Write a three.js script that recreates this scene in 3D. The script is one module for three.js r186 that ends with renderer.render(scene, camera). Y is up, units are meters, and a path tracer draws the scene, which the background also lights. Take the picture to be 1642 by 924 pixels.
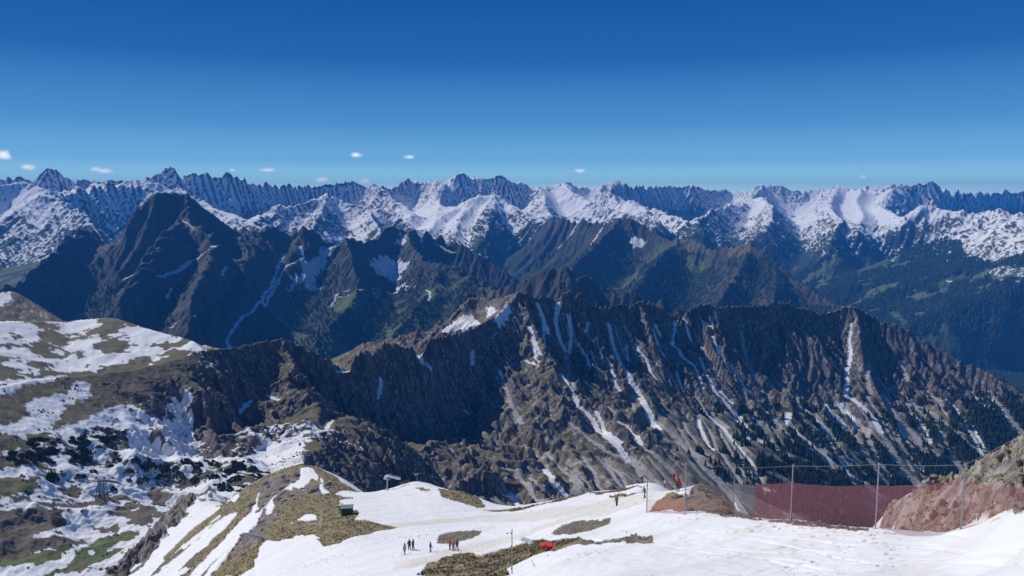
import * as THREE from 'three';
import { mergeGeometries, mergeVertices } from 'three/addons/utils/BufferGeometryUtils.js';
import { MarchingCubes } from 'three/addons/objects/MarchingCubes.js';

// ---------------------------------------------------------------- camera, sky, sun, exposure
const FOCAL = 1264, PITCH = 6.6 * Math.PI / 180;          // focal length in photo pixels (1642 x 924), looking slightly down
const scene = new THREE.Scene();
const camera = new THREE.PerspectiveCamera(2 * Math.atan(462 / FOCAL) * 180 / Math.PI, 1642 / 924, 1, 90000);
camera.position.set(0, 0, 0);                             // eye of a viewer on the summit; all heights are relative to it
camera.lookAt(0, -Math.sin(PITCH), -Math.cos(PITCH));
scene.add(camera);

const SUN_EL = 45 * Math.PI / 180, SUN_AZ = -64 * Math.PI / 180;
const SUN = new THREE.Vector3(Math.cos(SUN_EL) * Math.sin(SUN_AZ), Math.sin(SUN_EL), -Math.cos(SUN_EL) * Math.cos(SUN_AZ));
const sun = new THREE.DirectionalLight(new THREE.Color(1, 0.955, 0.89), 3.9);
sun.position.copy(SUN).multiplyScalar(6000);
sun.castShadow = true;
sun.shadow.mapSize.set(4096, 4096);
Object.assign(sun.shadow.camera, { left: -6000, right: 6000, top: 6000, bottom: -6000, near: 100, far: 20000 });
scene.add(sun, sun.target);

scene.fog = new THREE.FogExp2(new THREE.Color(.055, .33, .95), 5.3e-5);

const renderer = new THREE.WebGLRenderer({ antialias: true });
renderer.setSize(1024, 576);
renderer.toneMapping = THREE.LinearToneMapping;
renderer.toneMappingExposure = 1.0;
renderer.shadowMap.enabled = true;

// ---------------------------------------------------------------- helpers: random numbers, noise, bearings
function rng(seed) { let s = seed >>> 0; return () => { s = (s + 0x6D2B79F5) >>> 0; let t = Math.imul(s ^ s >>> 15, 1 | s); t = t + Math.imul(t ^ t >>> 7, 61 | t) ^ t; return ((t ^ t >>> 14) >>> 0) / 4294967296; }; }
const PERM = new Uint8Array(512), GX = new Float32Array(256), GY = new Float32Array(256);
{ const r = rng(7), p = [...Array(256).keys()]; for (let i = 255; i > 0; i--) { const j = r() * (i + 1) | 0; [p[i], p[j]] = [p[j], p[i]]; } for (let i = 0; i < 512; i++) PERM[i] = p[i & 255]; for (let i = 0; i < 256; i++) { const a = r() * 6.2832; GX[i] = Math.cos(a); GY[i] = Math.sin(a); } }
function noise(x, y) { // gradient noise, about -1..1
  const xi = Math.floor(x), yi = Math.floor(y), fx = x - xi, fy = y - yi, X = xi & 255, Y = yi & 255;
  const a = PERM[X] + Y, b = PERM[X + 1] + Y, g0 = PERM[a], g1 = PERM[b], g2 = PERM[a + 1], g3 = PERM[b + 1];
  const u = fx * fx * fx * (fx * (fx * 6 - 15) + 10), v = fy * fy * fy * (fy * (fy * 6 - 15) + 10);
  const n0 = GX[g0] * fx + GY[g0] * fy, n1 = GX[g1] * (fx - 1) + GY[g1] * fy, n2 = GX[g2] * fx + GY[g2] * (fy - 1), n3 = GX[g3] * (fx - 1) + GY[g3] * (fy - 1);
  const p = n0 + u * (n1 - n0), q = n2 + u * (n3 - n2);
  return (p + v * (q - p)) * 1.5;
}
function fbm(x, y, o) { let s = 0, a = .5; for (let i = 0; i < o; i++) { s += a * noise(x, y); x = x * 2.03 + 17.3; y = y * 2.03 - 9.1; a *= .5; } return s; }
function ridged(x, y, o) { let s = 0, a = .5, w = 1; for (let i = 0; i < o; i++) { const n = 1 - Math.abs(noise(x, y)); s += a * n * n * w; w = Math.min(1, n * n * 1.3); x = x * 2.07 + 31.7; y = y * 2.07 + 11.9; a *= .5; } return s; }
const sm = (a, b, x) => { const t = Math.min(1, Math.max(0, (x - a) / (b - a))); return t * t * (3 - 2 * t); };
const mix = (a, b, t) => a + (b - a) * t;
const SP = Math.sin(PITCH), CP = Math.cos(PITCH);
function bearing(px, py) { // bearing and slope (rise over distance) of a sight line from the eye
  const a = (px - 821) / FOCAL, b = (462 - py) / FOCAL, f = CP + b * SP;
  return [Math.atan2(a, f), (-SP + b * CP) / Math.hypot(a, f)];
}
function spot(px, py, r) { const [az, t] = bearing(px, py); return [r * Math.sin(az), r * t, -r * Math.cos(az)]; } // a surveyed point at r metres

const CLOUDS = [[4, 251, 13, 10], [45, 269, 11, 5.5], [152, 272, 8, 3.5], [168, 275, 13, 4.5], [428, 273, 14, 3.4], [571, 249, 10, 5.2], [656, 252, 10, 3], [931, 274, 12, 3.2], [516, 289, 13, 5], [584, 291, 11, 5], [1384, 284, 5, 2.2], [320, 282, 6, 2], [372, 273, 5, 2.4]];
{ // clear alpine sky: deep blue overhead, paler towards the horizon, the same all round, with small fair-weather clouds low down
  const W = 4096, H = 2048, data = new Float32Array(W * H * 4);
  const stops = [[-90, .05, .11, .2], [-4, .2, .35, .45], [-.3, .95, 1.4, 1.32], [.5, .82, 1.28, 1.25], [1.3, .48, .93, 1.06], [2.5, .225, .55, .85], [5, .09, .318, .65], [9.4, .019, .135, .44], [13.5, .0095, .093, .345], [25, .0075, .07, .27], [90, .006, .05, .2]];
  for (let j = 0; j < H; j++) {
    const el = (j + .5) / H * 180 - 90;
    let k = 0; while (k < stops.length - 2 && stops[k + 1][0] < el) k++;
    const a = stops[k], b = stops[k + 1], t = Math.min(1, Math.max(0, (el - a[0]) / (b[0] - a[0])));
    for (let c = 0; c < 4; c++) data[j * W * 4 + c] = c == 3 ? 1 : a[c + 1] + (b[c + 1] - a[c + 1]) * t;
    for (let n = 1; n < W; n *= 2) data.copyWithin((j * W + n) * 4, j * W * 4, (j * W + Math.min(n, W - n)) * 4);
  }
  const r = rng(17), all = CLOUDS.map(([px, py, w, h]) => { const [az, t] = bearing(px, py); return [az, Math.atan(t), w / FOCAL, h / FOCAL]; });
  for (let i = 0; i < 46; i++) { const az = .8 + r() * 4.7; all.push([az, .022 + .035 * r(), .006 + .008 * r(), .0018 + .004 * r()]); }
  all.forEach(([az, el, w, h], n) => { const ci = (Math.atan2(-Math.cos(az), Math.sin(az)) / (2 * Math.PI) + .5) * W, cj = (el / Math.PI + .5) * H, pw = w * W / (2 * Math.PI), ph = h * H / Math.PI;
    for (let j = Math.floor(cj - ph * 2 - 2); j <= cj + ph * 2 + 2; j++) for (let i = Math.floor(ci - pw * 1.6 - 2); i <= ci + pw * 1.6 + 2; i++) {
      const u = (i + .5 - ci) / pw, v = (j + .5 - cj) / ph, flat = v < 0 ? v * 1.7 : v, d = 1.05 - Math.hypot(u, flat) + .55 * fbm(u * 1.6 + n * 13, v * 1.3 + n * 7, 3), al = .9 * sm(.05, .75, d), q = (j * W + ((i % W) + W) % W) * 4, lum = 1.28 + .16 * noise(u * 2 + n, v * 2);
      if (al > 0) for (let c = 0; c < 3; c++) data[q + c] = mix(data[q + c], lum * [1, 1.01, 1.02][c], al);
    } });
  const sky = new THREE.DataTexture(data, W, H, THREE.RGBAFormat, THREE.FloatType);
  sky.mapping = THREE.EquirectangularReflectionMapping; sky.magFilter = THREE.LinearFilter; sky.minFilter = THREE.LinearFilter; sky.needsUpdate = true;
  scene.background = sky; scene.environment = sky;
}

// ---------------------------------------------------------------- helpers: terrain
// ridge: { p: [[px, py, r] ...] crest survey, s: [steep, gentle, reach, back, backReach] }
function segmentsOf(ridges) {
  const out = [];
  for (const R of ridges) {
    const w = R.p.map(q => spot(q[0], q[1], q[2])); let arc = ridges.indexOf(R) * 7777;
    for (let i = 0; i + 1 < w.length; i++) out.push([w[i][0], w[i][2], w[i][1], w[i + 1][0], w[i + 1][2], w[i + 1][1], R.s, arc]), arc += Math.hypot(w[i + 1][0] - w[i][0], w[i + 1][2] - w[i][2]);
  }
  return out;
}
function makeZone(Z) { // Z: x0, x1, z0, z1, dx, ridges, base(x, z), rough(x, z, d), lines, erosion
  const dx = Z.dx, nx = Math.ceil((Z.x1 - Z.x0) / dx) + 1, nz = Math.ceil((Z.z1 - Z.z0) / dx) + 1, N = nx * nz;
  const H = new Float32Array(N).fill(-1e9), D = new Float32Array(N).fill(1e9), ARC = new Float32Array(N);
  const seg = segmentsOf(Z.ridges);
  for (const [ax, az, ah, bx, bz, bh, s, arc] of seg) {
    const ex = bx - ax, ez = bz - az, L2 = ex * ex + ez * ez, hm = Math.max(ah, bh);
    const reach = Z.reach, i0 = Math.max(0, ((Math.min(ax, bx) - reach - Z.x0) / dx) | 0), i1 = Math.min(nx - 1, ((Math.max(ax, bx) + reach - Z.x0) / dx) | 0);
    const j0 = Math.max(0, ((Math.min(az, bz) - reach - Z.z0) / dx) | 0), j1 = Math.min(nz - 1, ((Math.max(az, bz) + reach - Z.z0) / dx) | 0);
    const [s1, s2, sl, sb, sb2] = s;
    for (let j = j0; j <= j1; j++) for (let i = i0; i <= i1; i++) {
      const x = Z.x0 + i * dx - ax, z = Z.z0 + j * dx - az;
      let t = (x * ex + z * ez) / L2; t = t < 0 ? 0 : t > 1 ? 1 : t;
      const qx = x - t * ex, qz = z - t * ez, d = Math.sqrt(qx * qx + qz * qz);
      const front = ex * z - ez * x > 0;   // the side towards the eye
      const h = ah + (bh - ah) * t - (front ? s2 * d + (s1 - s2) * sl * (1 - Math.exp(-d / sl)) : (sb2 ?? sb) * d + (sb - (sb2 ?? sb)) * sl * (1 - Math.exp(-d / sl)));
      const k = j * nx + i; if (h > H[k]) { H[k] = h; ARC[k] = arc + t * Math.sqrt(L2); } if (d < D[k]) D[k] = d;
    }
  }
  const zone = { x0: Z.x0, z0: Z.z0, dx, nx, nz, H, D };
  for (let j = 0; j < nz; j++) for (let i = 0; i < nx; i++) {
    const k = j * nx + i, x = Z.x0 + i * dx, z = Z.z0 + j * dx, b = Z.base(x, z), w = Z.blend;
    const h = H[k], m = Math.max(0, w - Math.abs(h - b)) / w;
    H[k] = Math.max(h, b) + m * m * w * .25 + Z.rough(x, z, D[k], h - b, ARC[k], h);
  }
  zone.cover = (Z.lines || []).map(l => project(zone, l, Z.r0, Z.r1));
  for (const l of zone.cover) if (l.carve) carve(zone, l);
  erode(zone, Z.erosion);
  crest(zone, seg, Z.crest);
  bed(zone, Z.bed || 12);
  finish(zone);
  return zone;
}
function at(zone, A, x, z) {
  const u = (x - zone.x0) / zone.dx, v = (z - zone.z0) / zone.dx, nx = zone.nx;
  const i = u < 0 ? 0 : u > nx - 2 ? nx - 2 : u | 0, j = v < 0 ? 0 : v > zone.nz - 2 ? zone.nz - 2 : v | 0;
  const fu = Math.min(1, Math.max(0, u - i)), fv = Math.min(1, Math.max(0, v - j)), k = j * nx + i;
  const a = A[k] + (A[k + 1] - A[k]) * fu, b = A[k + nx] + (A[k + nx + 1] - A[k + nx]) * fu;
  return a + (b - a) * fv;
}
function hit(zone, px, py, r0, r1) { // where a sight line meets the ground
  const [az, t] = bearing(px, py), sx = Math.sin(az), sz = -Math.cos(az);
  const step = zone.dx * .7;
  let near = -1e9, best = r0;               // a line that passes just over the crest is laid on the crest
  for (let r = r0; r < r1; r += step) { const e = (zone.height ? zone.height(r * sx, r * sz) : at(zone, zone.H, r * sx, r * sz)) / r - t; if (e >= 0) return [r * sx, r * sz, r, r * t]; if (e > near) { near = e; best = r; } }
  return [best * sx, best * sz, best, null];
}
function project(zone, l, r0, r1) { // a surveyed line or outline laid on the ground
  const p = []; for (const q of l.p) { const g = hit(zone, q[0], q[1], r0, r1); if (g) p.push(g); }
  return { ...l, p, w: l.w && p.map((g, i) => (Array.isArray(l.w) ? mix(l.w[0], l.w[1], p.length > 1 ? i / (p.length - 1) : 0) : l.w) * g[2] / FOCAL) };
}
function carve(zone, l) {
  const { H, nx, nz, dx, x0, z0 } = zone;
  for (let s = 0; s + 1 < l.p.length; s++) {
    const [ax, az] = l.p[s], [bx, bz] = l.p[s + 1], R = l.w[s] * 1.6 + 10, ex = bx - ax, ez = bz - az, L2 = ex * ex + ez * ez + 1e-6;
    for (let j = Math.max(0, ((Math.min(az, bz) - R - z0) / dx) | 0); j <= Math.min(nz - 1, ((Math.max(az, bz) + R - z0) / dx) | 0); j++)
      for (let i = Math.max(0, ((Math.min(ax, bx) - R - x0) / dx) | 0); i <= Math.min(nx - 1, ((Math.max(ax, bx) + R - x0) / dx) | 0); i++) {
        const x = x0 + i * dx - ax, z = z0 + j * dx - az; let t = (x * ex + z * ez) / L2; t = t < 0 ? 0 : t > 1 ? 1 : t;
        const d = Math.hypot(x - t * ex, z - t * ez); if (d < R) { const k = j * nx + i, c = 1 - d / R; zone.cut ??= new Float32Array(H.length); zone.cut[k] = Math.max(zone.cut[k], l.carve * c * c * (3 - 2 * c)); }
      }
  }
  if (l === zone.cover.filter(q => q.carve).at(-1) && zone.cut) for (let k = 0; k < H.length; k++) H[k] -= zone.cut[k];
}
function erode(zone, E) { // running water: cuts gullies into the raw shape and leaves ribs between them
  const { H, D, nx, nz, dx } = zone, N = nx * nz, H0 = H.slice(), rand = rng(E.seed || 5);
  const rec = new Int32Array(N), nd = new Int32Array(N + 1), don = new Int32Array(N), stack = new Int32Array(N), A = new Float32Array(N), R = new Float32Array(N);
  const off = [1, nx + 1, nx, nx - 1, -1, -nx - 1, -nx, -nx + 1], len = [1, 1.4142, 1, 1.4142, 1, 1.4142, 1, 1.4142];
  for (let it = 0; it < E.iterations; it++) {
    for (let k = 0; k < N; k++) R[k] = H[k] + (rand() - .5) * E.jitter * dx;
    nd.fill(0);
    for (let j = 0; j < nz; j++) for (let i = 0; i < nx; i++) {
      const k = j * nx + i; rec[k] = k;
      if (i == 0 || j == 0 || i == nx - 1 || j == nz - 1) continue;
      let best = 0; const h = R[k];
      for (let q = 0; q < 8; q++) { const s = (h - R[k + off[q]]) / len[q]; if (s > best && H[k + off[q]] < H[k]) { best = s; rec[k] = k + off[q]; } }
    }
    for (let k = 0; k < N; k++) if (rec[k] != k) nd[rec[k] + 1]++;
    for (let k = 0; k < N; k++) nd[k + 1] += nd[k];
    const fill = nd.slice(0, N);
    for (let k = 0; k < N; k++) if (rec[k] != k) don[fill[rec[k]]++] = k;
    let top = 0; for (let k = 0; k < N; k++) if (rec[k] == k) stack[top++] = k;
    for (let q = 0; q < top; q++) { const k = stack[q]; for (let c = nd[k]; c < nd[k + 1]; c++) stack[top++] = don[c]; }
    A.fill(dx * dx);
    for (let q = top - 1; q >= 0; q--) { const k = stack[q]; if (rec[k] != k) A[rec[k]] += A[k]; }
    for (let q = 0; q < top; q++) {
      const k = stack[q], r = rec[k]; if (r == k) continue;
      const F = E.K * Math.pow(Math.min(A[k], E.areaMax), E.m) / dx * (E.mask ? E.mask(k, H[k], D[k], nx) : 1);
      H[k] = (H[k] + F * H[r]) / (1 + F);
    }
    for (let k = 0; k < N; k++) H[k] += (H0[k] - H[k]) * E.restore;
    for (let pass = 0; pass < 2; pass++) for (let j = 1; j < nz - 1; j++) for (let i = 1; i < nx - 1; i++) {
      const k = j * nx + i; let m = 0;
      for (let q = 0; q < 8; q++) { const e = H[k] - H[k + off[q]] - E.talus * dx * len[q]; if (e > m) m = e; }
      if (m > 0) H[k] -= m * .4;
    }
  }
  zone.A = A; for (let k = 0; k < N; k++) A[k] = Math.log2(A[k] / (dx * dx));
  zone.cutDepth = H0; for (let k = 0; k < N; k++) H0[k] -= H[k];
}
function crest(zone, seg, R) { // the crests keep the surveyed height
  const { H, nx, nz, dx, x0, z0 } = zone, N = H.length, num = new Float32Array(N), den = new Float32Array(N), near = new Float32Array(N).fill(9);
  const lack = (x, z, h) => { const i = Math.round((x - x0) / dx), j = Math.round((z - z0) / dx); if (i < 2 || j < 2 || i > nx - 3 || j > nz - 3) return 0; let m = -1e9; for (let a = -1; a < 2; a++) for (let b = -1; b < 2; b++) m = Math.max(m, H[(j + a) * nx + i + b]); return Math.max(-.3 * R, h - m); };
  const fine = []; for (const [ax, az, ah, bx, bz, bh] of seg) { const n = Math.max(1, Math.ceil(Math.hypot(bx - ax, bz - az) / (R / 4))); for (let i = 0; i < n; i++) { const u = i / n, v = (i + 1) / n; fine.push([mix(ax, bx, u), mix(az, bz, u), mix(ah, bh, u), mix(ax, bx, v), mix(az, bz, v), mix(ah, bh, v)]); } }
  for (const [ax, az, ah, bx, bz, bh] of fine) {
    const la = lack(ax, az, ah), lb = lack(bx, bz, bh), ex = bx - ax, ez = bz - az, L2 = ex * ex + ez * ez + 1e-6;
    for (let j = Math.max(0, ((Math.min(az, bz) - R - z0) / dx) | 0); j <= Math.min(nz - 1, ((Math.max(az, bz) + R - z0) / dx) | 0); j++)
      for (let i = Math.max(0, ((Math.min(ax, bx) - R - x0) / dx) | 0); i <= Math.min(nx - 1, ((Math.max(ax, bx) + R - x0) / dx) | 0); i++) {
        const x = x0 + i * dx - ax, z = z0 + j * dx - az; let t = (x * ex + z * ez) / L2; t = t < 0 ? 0 : t > 1 ? 1 : t;
        const d = Math.hypot(x - t * ex, z - t * ez) / R; if (d < 1) { const k = j * nx + i, q = d + .5 * dx / R, w = 1 / (q * q * q); num[k] += w * (la + (lb - la) * t); den[k] += w; if (d < near[k]) near[k] = d; }
      }
  }
  for (let k = 0; k < N; k++) if (den[k] > 0) H[k] += num[k] / den[k] * (1 - near[k]) * (1 - near[k]);
}
function bed(zone, rim) { // snow and scree level out the gullies they lie in
  const { H, nx, nz, dx, x0, z0 } = zone, best = new Float32Array(H.length), to = new Float32Array(H.length);
  for (const l of zone.cover) if (l.carve) {
    const q = []; // points along the run, each at the mean level of the ground around it
    for (let s = 0; s + 1 < l.p.length; s++) { const [ax, az] = l.p[s], [bx, bz] = l.p[s + 1], L = Math.hypot(bx - ax, bz - az); if (L > 60 * rim) continue; const n = Math.max(1, Math.ceil(L / (rim * .7))); for (let i = 0; i < n + (s + 2 == l.p.length); i++) { const u = i / n, x = mix(ax, bx, u), z = mix(az, bz, u); let m = 0; for (let a = 0; a < 12; a++) m += at(zone, H, x + Math.cos(a * 2.4) * rim * 1.7 * Math.sqrt((a + .5) / 12), z + Math.sin(a * 2.4) * rim * 1.7 * Math.sqrt((a + .5) / 12)); q.push([x, z, m / 12 - rim * .22, mix(l.w[s], l.w[s + 1], u)]); } }
    for (let pass = 0; pass < 3; pass++) { const y = q.map(e => e[2]); for (let i = 1; i + 1 < q.length; i++) q[i][2] = (y[i - 1] + 2 * y[i] + y[i + 1]) / 4; }
    for (let s = 0; s + 1 < q.length; s++) {
      const [ax, az, ay, w0] = q[s], [bx, bz, by, w1] = q[s + 1], W = Math.max(w0, w1), R = W + rim, ex = bx - ax, ez = bz - az, L2 = ex * ex + ez * ez + 1e-6;
      for (let j = Math.max(0, ((Math.min(az, bz) - R - z0) / dx) | 0); j <= Math.min(nz - 1, ((Math.max(az, bz) + R - z0) / dx) | 0); j++)
        for (let i = Math.max(0, ((Math.min(ax, bx) - R - x0) / dx) | 0); i <= Math.min(nx - 1, ((Math.max(ax, bx) + R - x0) / dx) | 0); i++) {
          const x = x0 + i * dx - ax, z = z0 + j * dx - az; let t = (x * ex + z * ez) / L2; t = t < 0 ? 0 : t > 1 ? 1 : t;
          const d = Math.hypot(x - t * ex, z - t * ez), k = j * nx + i, w = 1 - sm(W * .8, R, d); if (w > best[k]) { best[k] = w; to[k] = mix(ay, by, t); }
        }
    }
  }
  for (let k = 0; k < H.length; k++) if (best[k]) H[k] = mix(H[k], to[k], best[k] * .92);
}
function finish(zone) {
  const { H, nx, nz, dx } = zone, S = new Float32Array(H.length), C = new Float32Array(H.length), AX = new Float32Array(H.length);
  for (let j = 1; j < nz - 1; j++) for (let i = 1; i < nx - 1; i++) {
    const k = j * nx + i, gx = (H[k + 1] - H[k - 1]) / (2 * dx), gz = (H[k + nx] - H[k - nx]) / (2 * dx);
    S[k] = Math.hypot(gx, gz); AX[k] = -gx; C[k] = (H[k + 1] + H[k - 1] + H[k + nx] + H[k - nx] - 4 * H[k]) / dx;
  }
  zone.S = S; zone.C = C; zone.AX = AX;
}
// survey lines on the ground, looked up quickly: inside(x, z) is the width left over at that point (positive within)
function lineIndex(lines, cell) {
  const map = new Map(), out = [];
  for (const l of lines) for (let s = 0; s + 1 < l.p.length; s++) {
    const a = l.p[s], b = l.p[s + 1], R = Math.max(l.w[s], l.w[s + 1]) * 1.8 + 2, id = out.push([a[0], a[1], b[0] - a[0], b[1] - a[1], l.w[s], l.w[s + 1]]) - 1;
    for (let i = Math.floor((Math.min(a[0], b[0]) - R) / cell); i <= Math.floor((Math.max(a[0], b[0]) + R) / cell); i++)
      for (let j = Math.floor((Math.min(a[1], b[1]) - R) / cell); j <= Math.floor((Math.max(a[1], b[1]) + R) / cell); j++) { const k = i * 100003 + j; map.has(k) ? map.get(k).push(id) : map.set(k, [id]); }
  }
  return (x, z) => {
    const list = map.get(Math.floor(x / cell) * 100003 + Math.floor(z / cell)); let best = -1e9; if (!list) return best;
    for (const id of list) { const [ax, az, ex, ez, w0, w1] = out[id]; let t = ((x - ax) * ex + (z - az) * ez) / (ex * ex + ez * ez + 1e-9); t = t < 0 ? 0 : t > 1 ? 1 : t; const d = (w0 + (w1 - w0) * t) - Math.hypot(x - ax - t * ex, z - az - t * ez); if (d > best) best = d; }
    return best;
  };
}
function areaIndex(polys) {
  const list = polys.filter(l => l.p.length > 2).map(l => { let a = 1e9, b = -1e9, c = 1e9, d = -1e9; for (const q of l.p) { a = Math.min(a, q[0]); b = Math.max(b, q[0]); c = Math.min(c, q[1]); d = Math.max(d, q[1]); } return { p: l.p, a, b, c, d, kind: l.kind }; });
  return (x, z) => { // kind of the last outline that holds the point
    let kind = null;
    for (const l of list) {
      if (x < l.a || x > l.b || z < l.c || z > l.d) continue;
      let inside = false; const p = l.p;
      for (let i = 0, j = p.length - 1; i < p.length; j = i++) { const zi = p[i][1], zj = p[j][1]; if ((zi > z) != (zj > z) && x < (p[j][0] - p[i][0]) * (z - zi) / (zj - zi) + p[i][0]) inside = !inside; }
      if (inside) kind = l.kind;
    }
    return kind;
  };
}
// a stretch of ground as one sheet of triangles, finer where it faces the valley and coarser behind the crests
const COLS = 1080, AZ0 = -37.4 * Math.PI / 180, AZ1 = 37.4 * Math.PI / 180, seen = new Float32Array(COLS).fill(-9);
function sheet(name, label, height, color, r0, r1, rows, material, opt = {}) {
  const wing = opt.wing || 0, N = COLS + 2 * wing, WIDE = 62 * Math.PI / 180; // wings: the ground goes on to both sides of the picture
  const azOf = c => c < wing ? mix(-WIDE, AZ0, c / wing) : c >= wing + COLS ? mix(AZ1, WIDE, (c - wing - COLS + 1) / wing) : AZ0 + (AZ1 - AZ0) * (c - wing) / (COLS - 1);
  const K = opt.samples || 420, ratio = Math.log(r1 / r0), W = new Float32Array(N * K);
  for (let c = 0; c < N; c++) {
    const az = azOf(c), sx = Math.sin(az), sz = -Math.cos(az); const own = c >= wing && c < wing + COLS; let top = own ? seen[c - wing] : -9, last = -9;
    for (let k = 0; k < K; k++) {
      const r = r0 * Math.exp(ratio * k / (K - 1)), t = height(r * sx, r * sz) / r;
      const up = k ? Math.max(0, t - last) * FOCAL : 0, vis = t > top - .012;
      W[c * K + k] = (t < -.56 ? Math.min(up, 2) * .1 : vis ? Math.min(up, 30) : up * .1) + (opt.base ?? .12);
      if (t > top) top = t; last = t;
    }
    if (own) seen[c - wing] = top;
  }
  const S = new Float32Array(N * K), B = 14;
  for (let k = 0; k < K; k++) { let s = 0; const w = c => W[Math.min(N - 1, Math.max(0, c)) * K + k]; for (let c = -B; c < B; c++) s += w(c); for (let c = 0; c < N; c++) { s += w(c + B); S[c * K + k] = Math.max(.02, s); s -= w(c - B); } }
  const pos = new Float32Array(N * rows * 3), col = new Float32Array(N * rows * 3), uv = new Float32Array(N * rows * 2), rgb = [0, 0, 0];
  for (let c = 0; c < N; c++) {
    const az = azOf(c), sx = Math.sin(az), sz = -Math.cos(az);
    let total = 0; for (let k = 1; k < K; k++) total += S[c * K + k];
    let k = 1, acc = 0;
    for (let i = 0; i < rows; i++) {
      const want = total * i / (rows - 1); while (k < K - 1 && acc + S[c * K + k] < want) acc += S[c * K + k++];
      const r = r0 * Math.exp(ratio * (k - 1 + Math.min(1, (want - acc) / S[c * K + k])) / (K - 1)), x = r * sx, z = r * sz, y = height(x, z), v = i * N + c;
      pos[v * 3] = x; pos[v * 3 + 1] = y; pos[v * 3 + 2] = z; uv[v * 2] = x; uv[v * 2 + 1] = z;
    }
  }
  const idx = new Uint32Array((N - 1) * (rows - 1) * 6); let q = 0;
  for (let i = 0; i + 1 < rows; i++) for (let c = 0; c + 1 < N; c++) { const a = i * N + c, b = a + 1, d = a + N, e = d + 1; idx[q++] = a; idx[q++] = b; idx[q++] = d; idx[q++] = b; idx[q++] = e; idx[q++] = d; }
  const g = new THREE.BufferGeometry();
  g.setAttribute('position', new THREE.BufferAttribute(pos, 3)); g.setAttribute('uv', new THREE.BufferAttribute(uv, 2)); g.setIndex(new THREE.BufferAttribute(idx, 1));
  g.computeVertexNormals();
  const nrm = g.attributes.normal.array;
  for (let v = 0; v < N * rows; v++) { color(pos[v * 3], pos[v * 3 + 1], pos[v * 3 + 2], nrm[v * 3 + 1], rgb); col[v * 3] = rgb[0]; col[v * 3 + 1] = rgb[1]; col[v * 3 + 2] = rgb[2]; }
  g.setAttribute('color', new THREE.BufferAttribute(col, 3));
  const m = new THREE.Mesh(g, material); m.name = name; m.castShadow = m.receiveShadow = true;
  m.userData = { kind: 'structure', label, category: opt.category || 'mountain' };
  scene.add(m); console.log(name, rows * N, Date.now() - T0);
  return m;
}
const T0 = Date.now();
const put = (rgb, c, k = 1) => { rgb[0] = c[0] * k; rgb[1] = c[1] * k; rgb[2] = c[2] * k; };
// ---------------------------------------------------------------- the dark rock ridge, the left hills and the plateau (0.6 to 3.6 km)
const crestNear = [[-140, 640, 1000], [-60, 628, 1030], [0, 619, 1060], [52, 607, 1090], [104, 602, 1110], [135, 601, 1120], [169, 597, 1130], [208, 593, 1140], [247, 584, 1160], [286, 574, 1180], [312, 562, 1200], [327, 559, 1210], [364, 557, 1235], [400, 552, 1265], [431, 544, 1290], [454, 541, 1310], [473, 544, 1325], [488, 550, 1335], [504, 559, 1345], [520, 567, 1360], [540, 574, 1380], [556, 574, 1400], [577, 567, 1425], [603, 559, 1460], [621, 546, 1485], [629, 550, 1495], [639, 548, 1510], [652, 554, 1530], [673, 552, 1560], [688, 545, 1590], [712, 536, 1640], [735, 530, 1690], [760, 525, 1740], [785, 510, 1800], [803, 497, 1850], [822, 480, 1905], [834, 466, 1945], [852, 467, 1965], [870, 469, 1985], [893, 471, 2010], [912, 465, 2035], [930, 469, 2060], [940, 479, 2075], [956, 487, 2100], [977, 491, 2130], [992, 485, 2150], [1013, 487, 2180], [1026, 481, 2200], [1044, 483, 2225], [1060, 492, 2250], [1080, 502, 2285], [1099, 497, 2310], [1117, 488, 2335], [1138, 483, 2365], [1158, 488, 2395], [1177, 489, 2425], [1200, 489, 2460], [1227, 487, 2500], [1243, 482, 2525], [1265, 480, 2560], [1281, 491, 2585], [1302, 495, 2620], [1318, 502, 2650], [1335, 498, 2680], [1356, 488, 2710], [1372, 490, 2722], [1388, 498, 2735], [1410, 510, 2738], [1431, 518, 2741], [1458, 529, 2745], [1485, 545, 2745], [1512, 561, 2745], [1539, 576, 2740], [1566, 587, 2735], [1593, 599, 2722], [1620, 616, 2710], [1642, 631, 2700], [1720, 690, 2660], [1850, 800, 2600]];
const C = x => ({ p: x });
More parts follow.
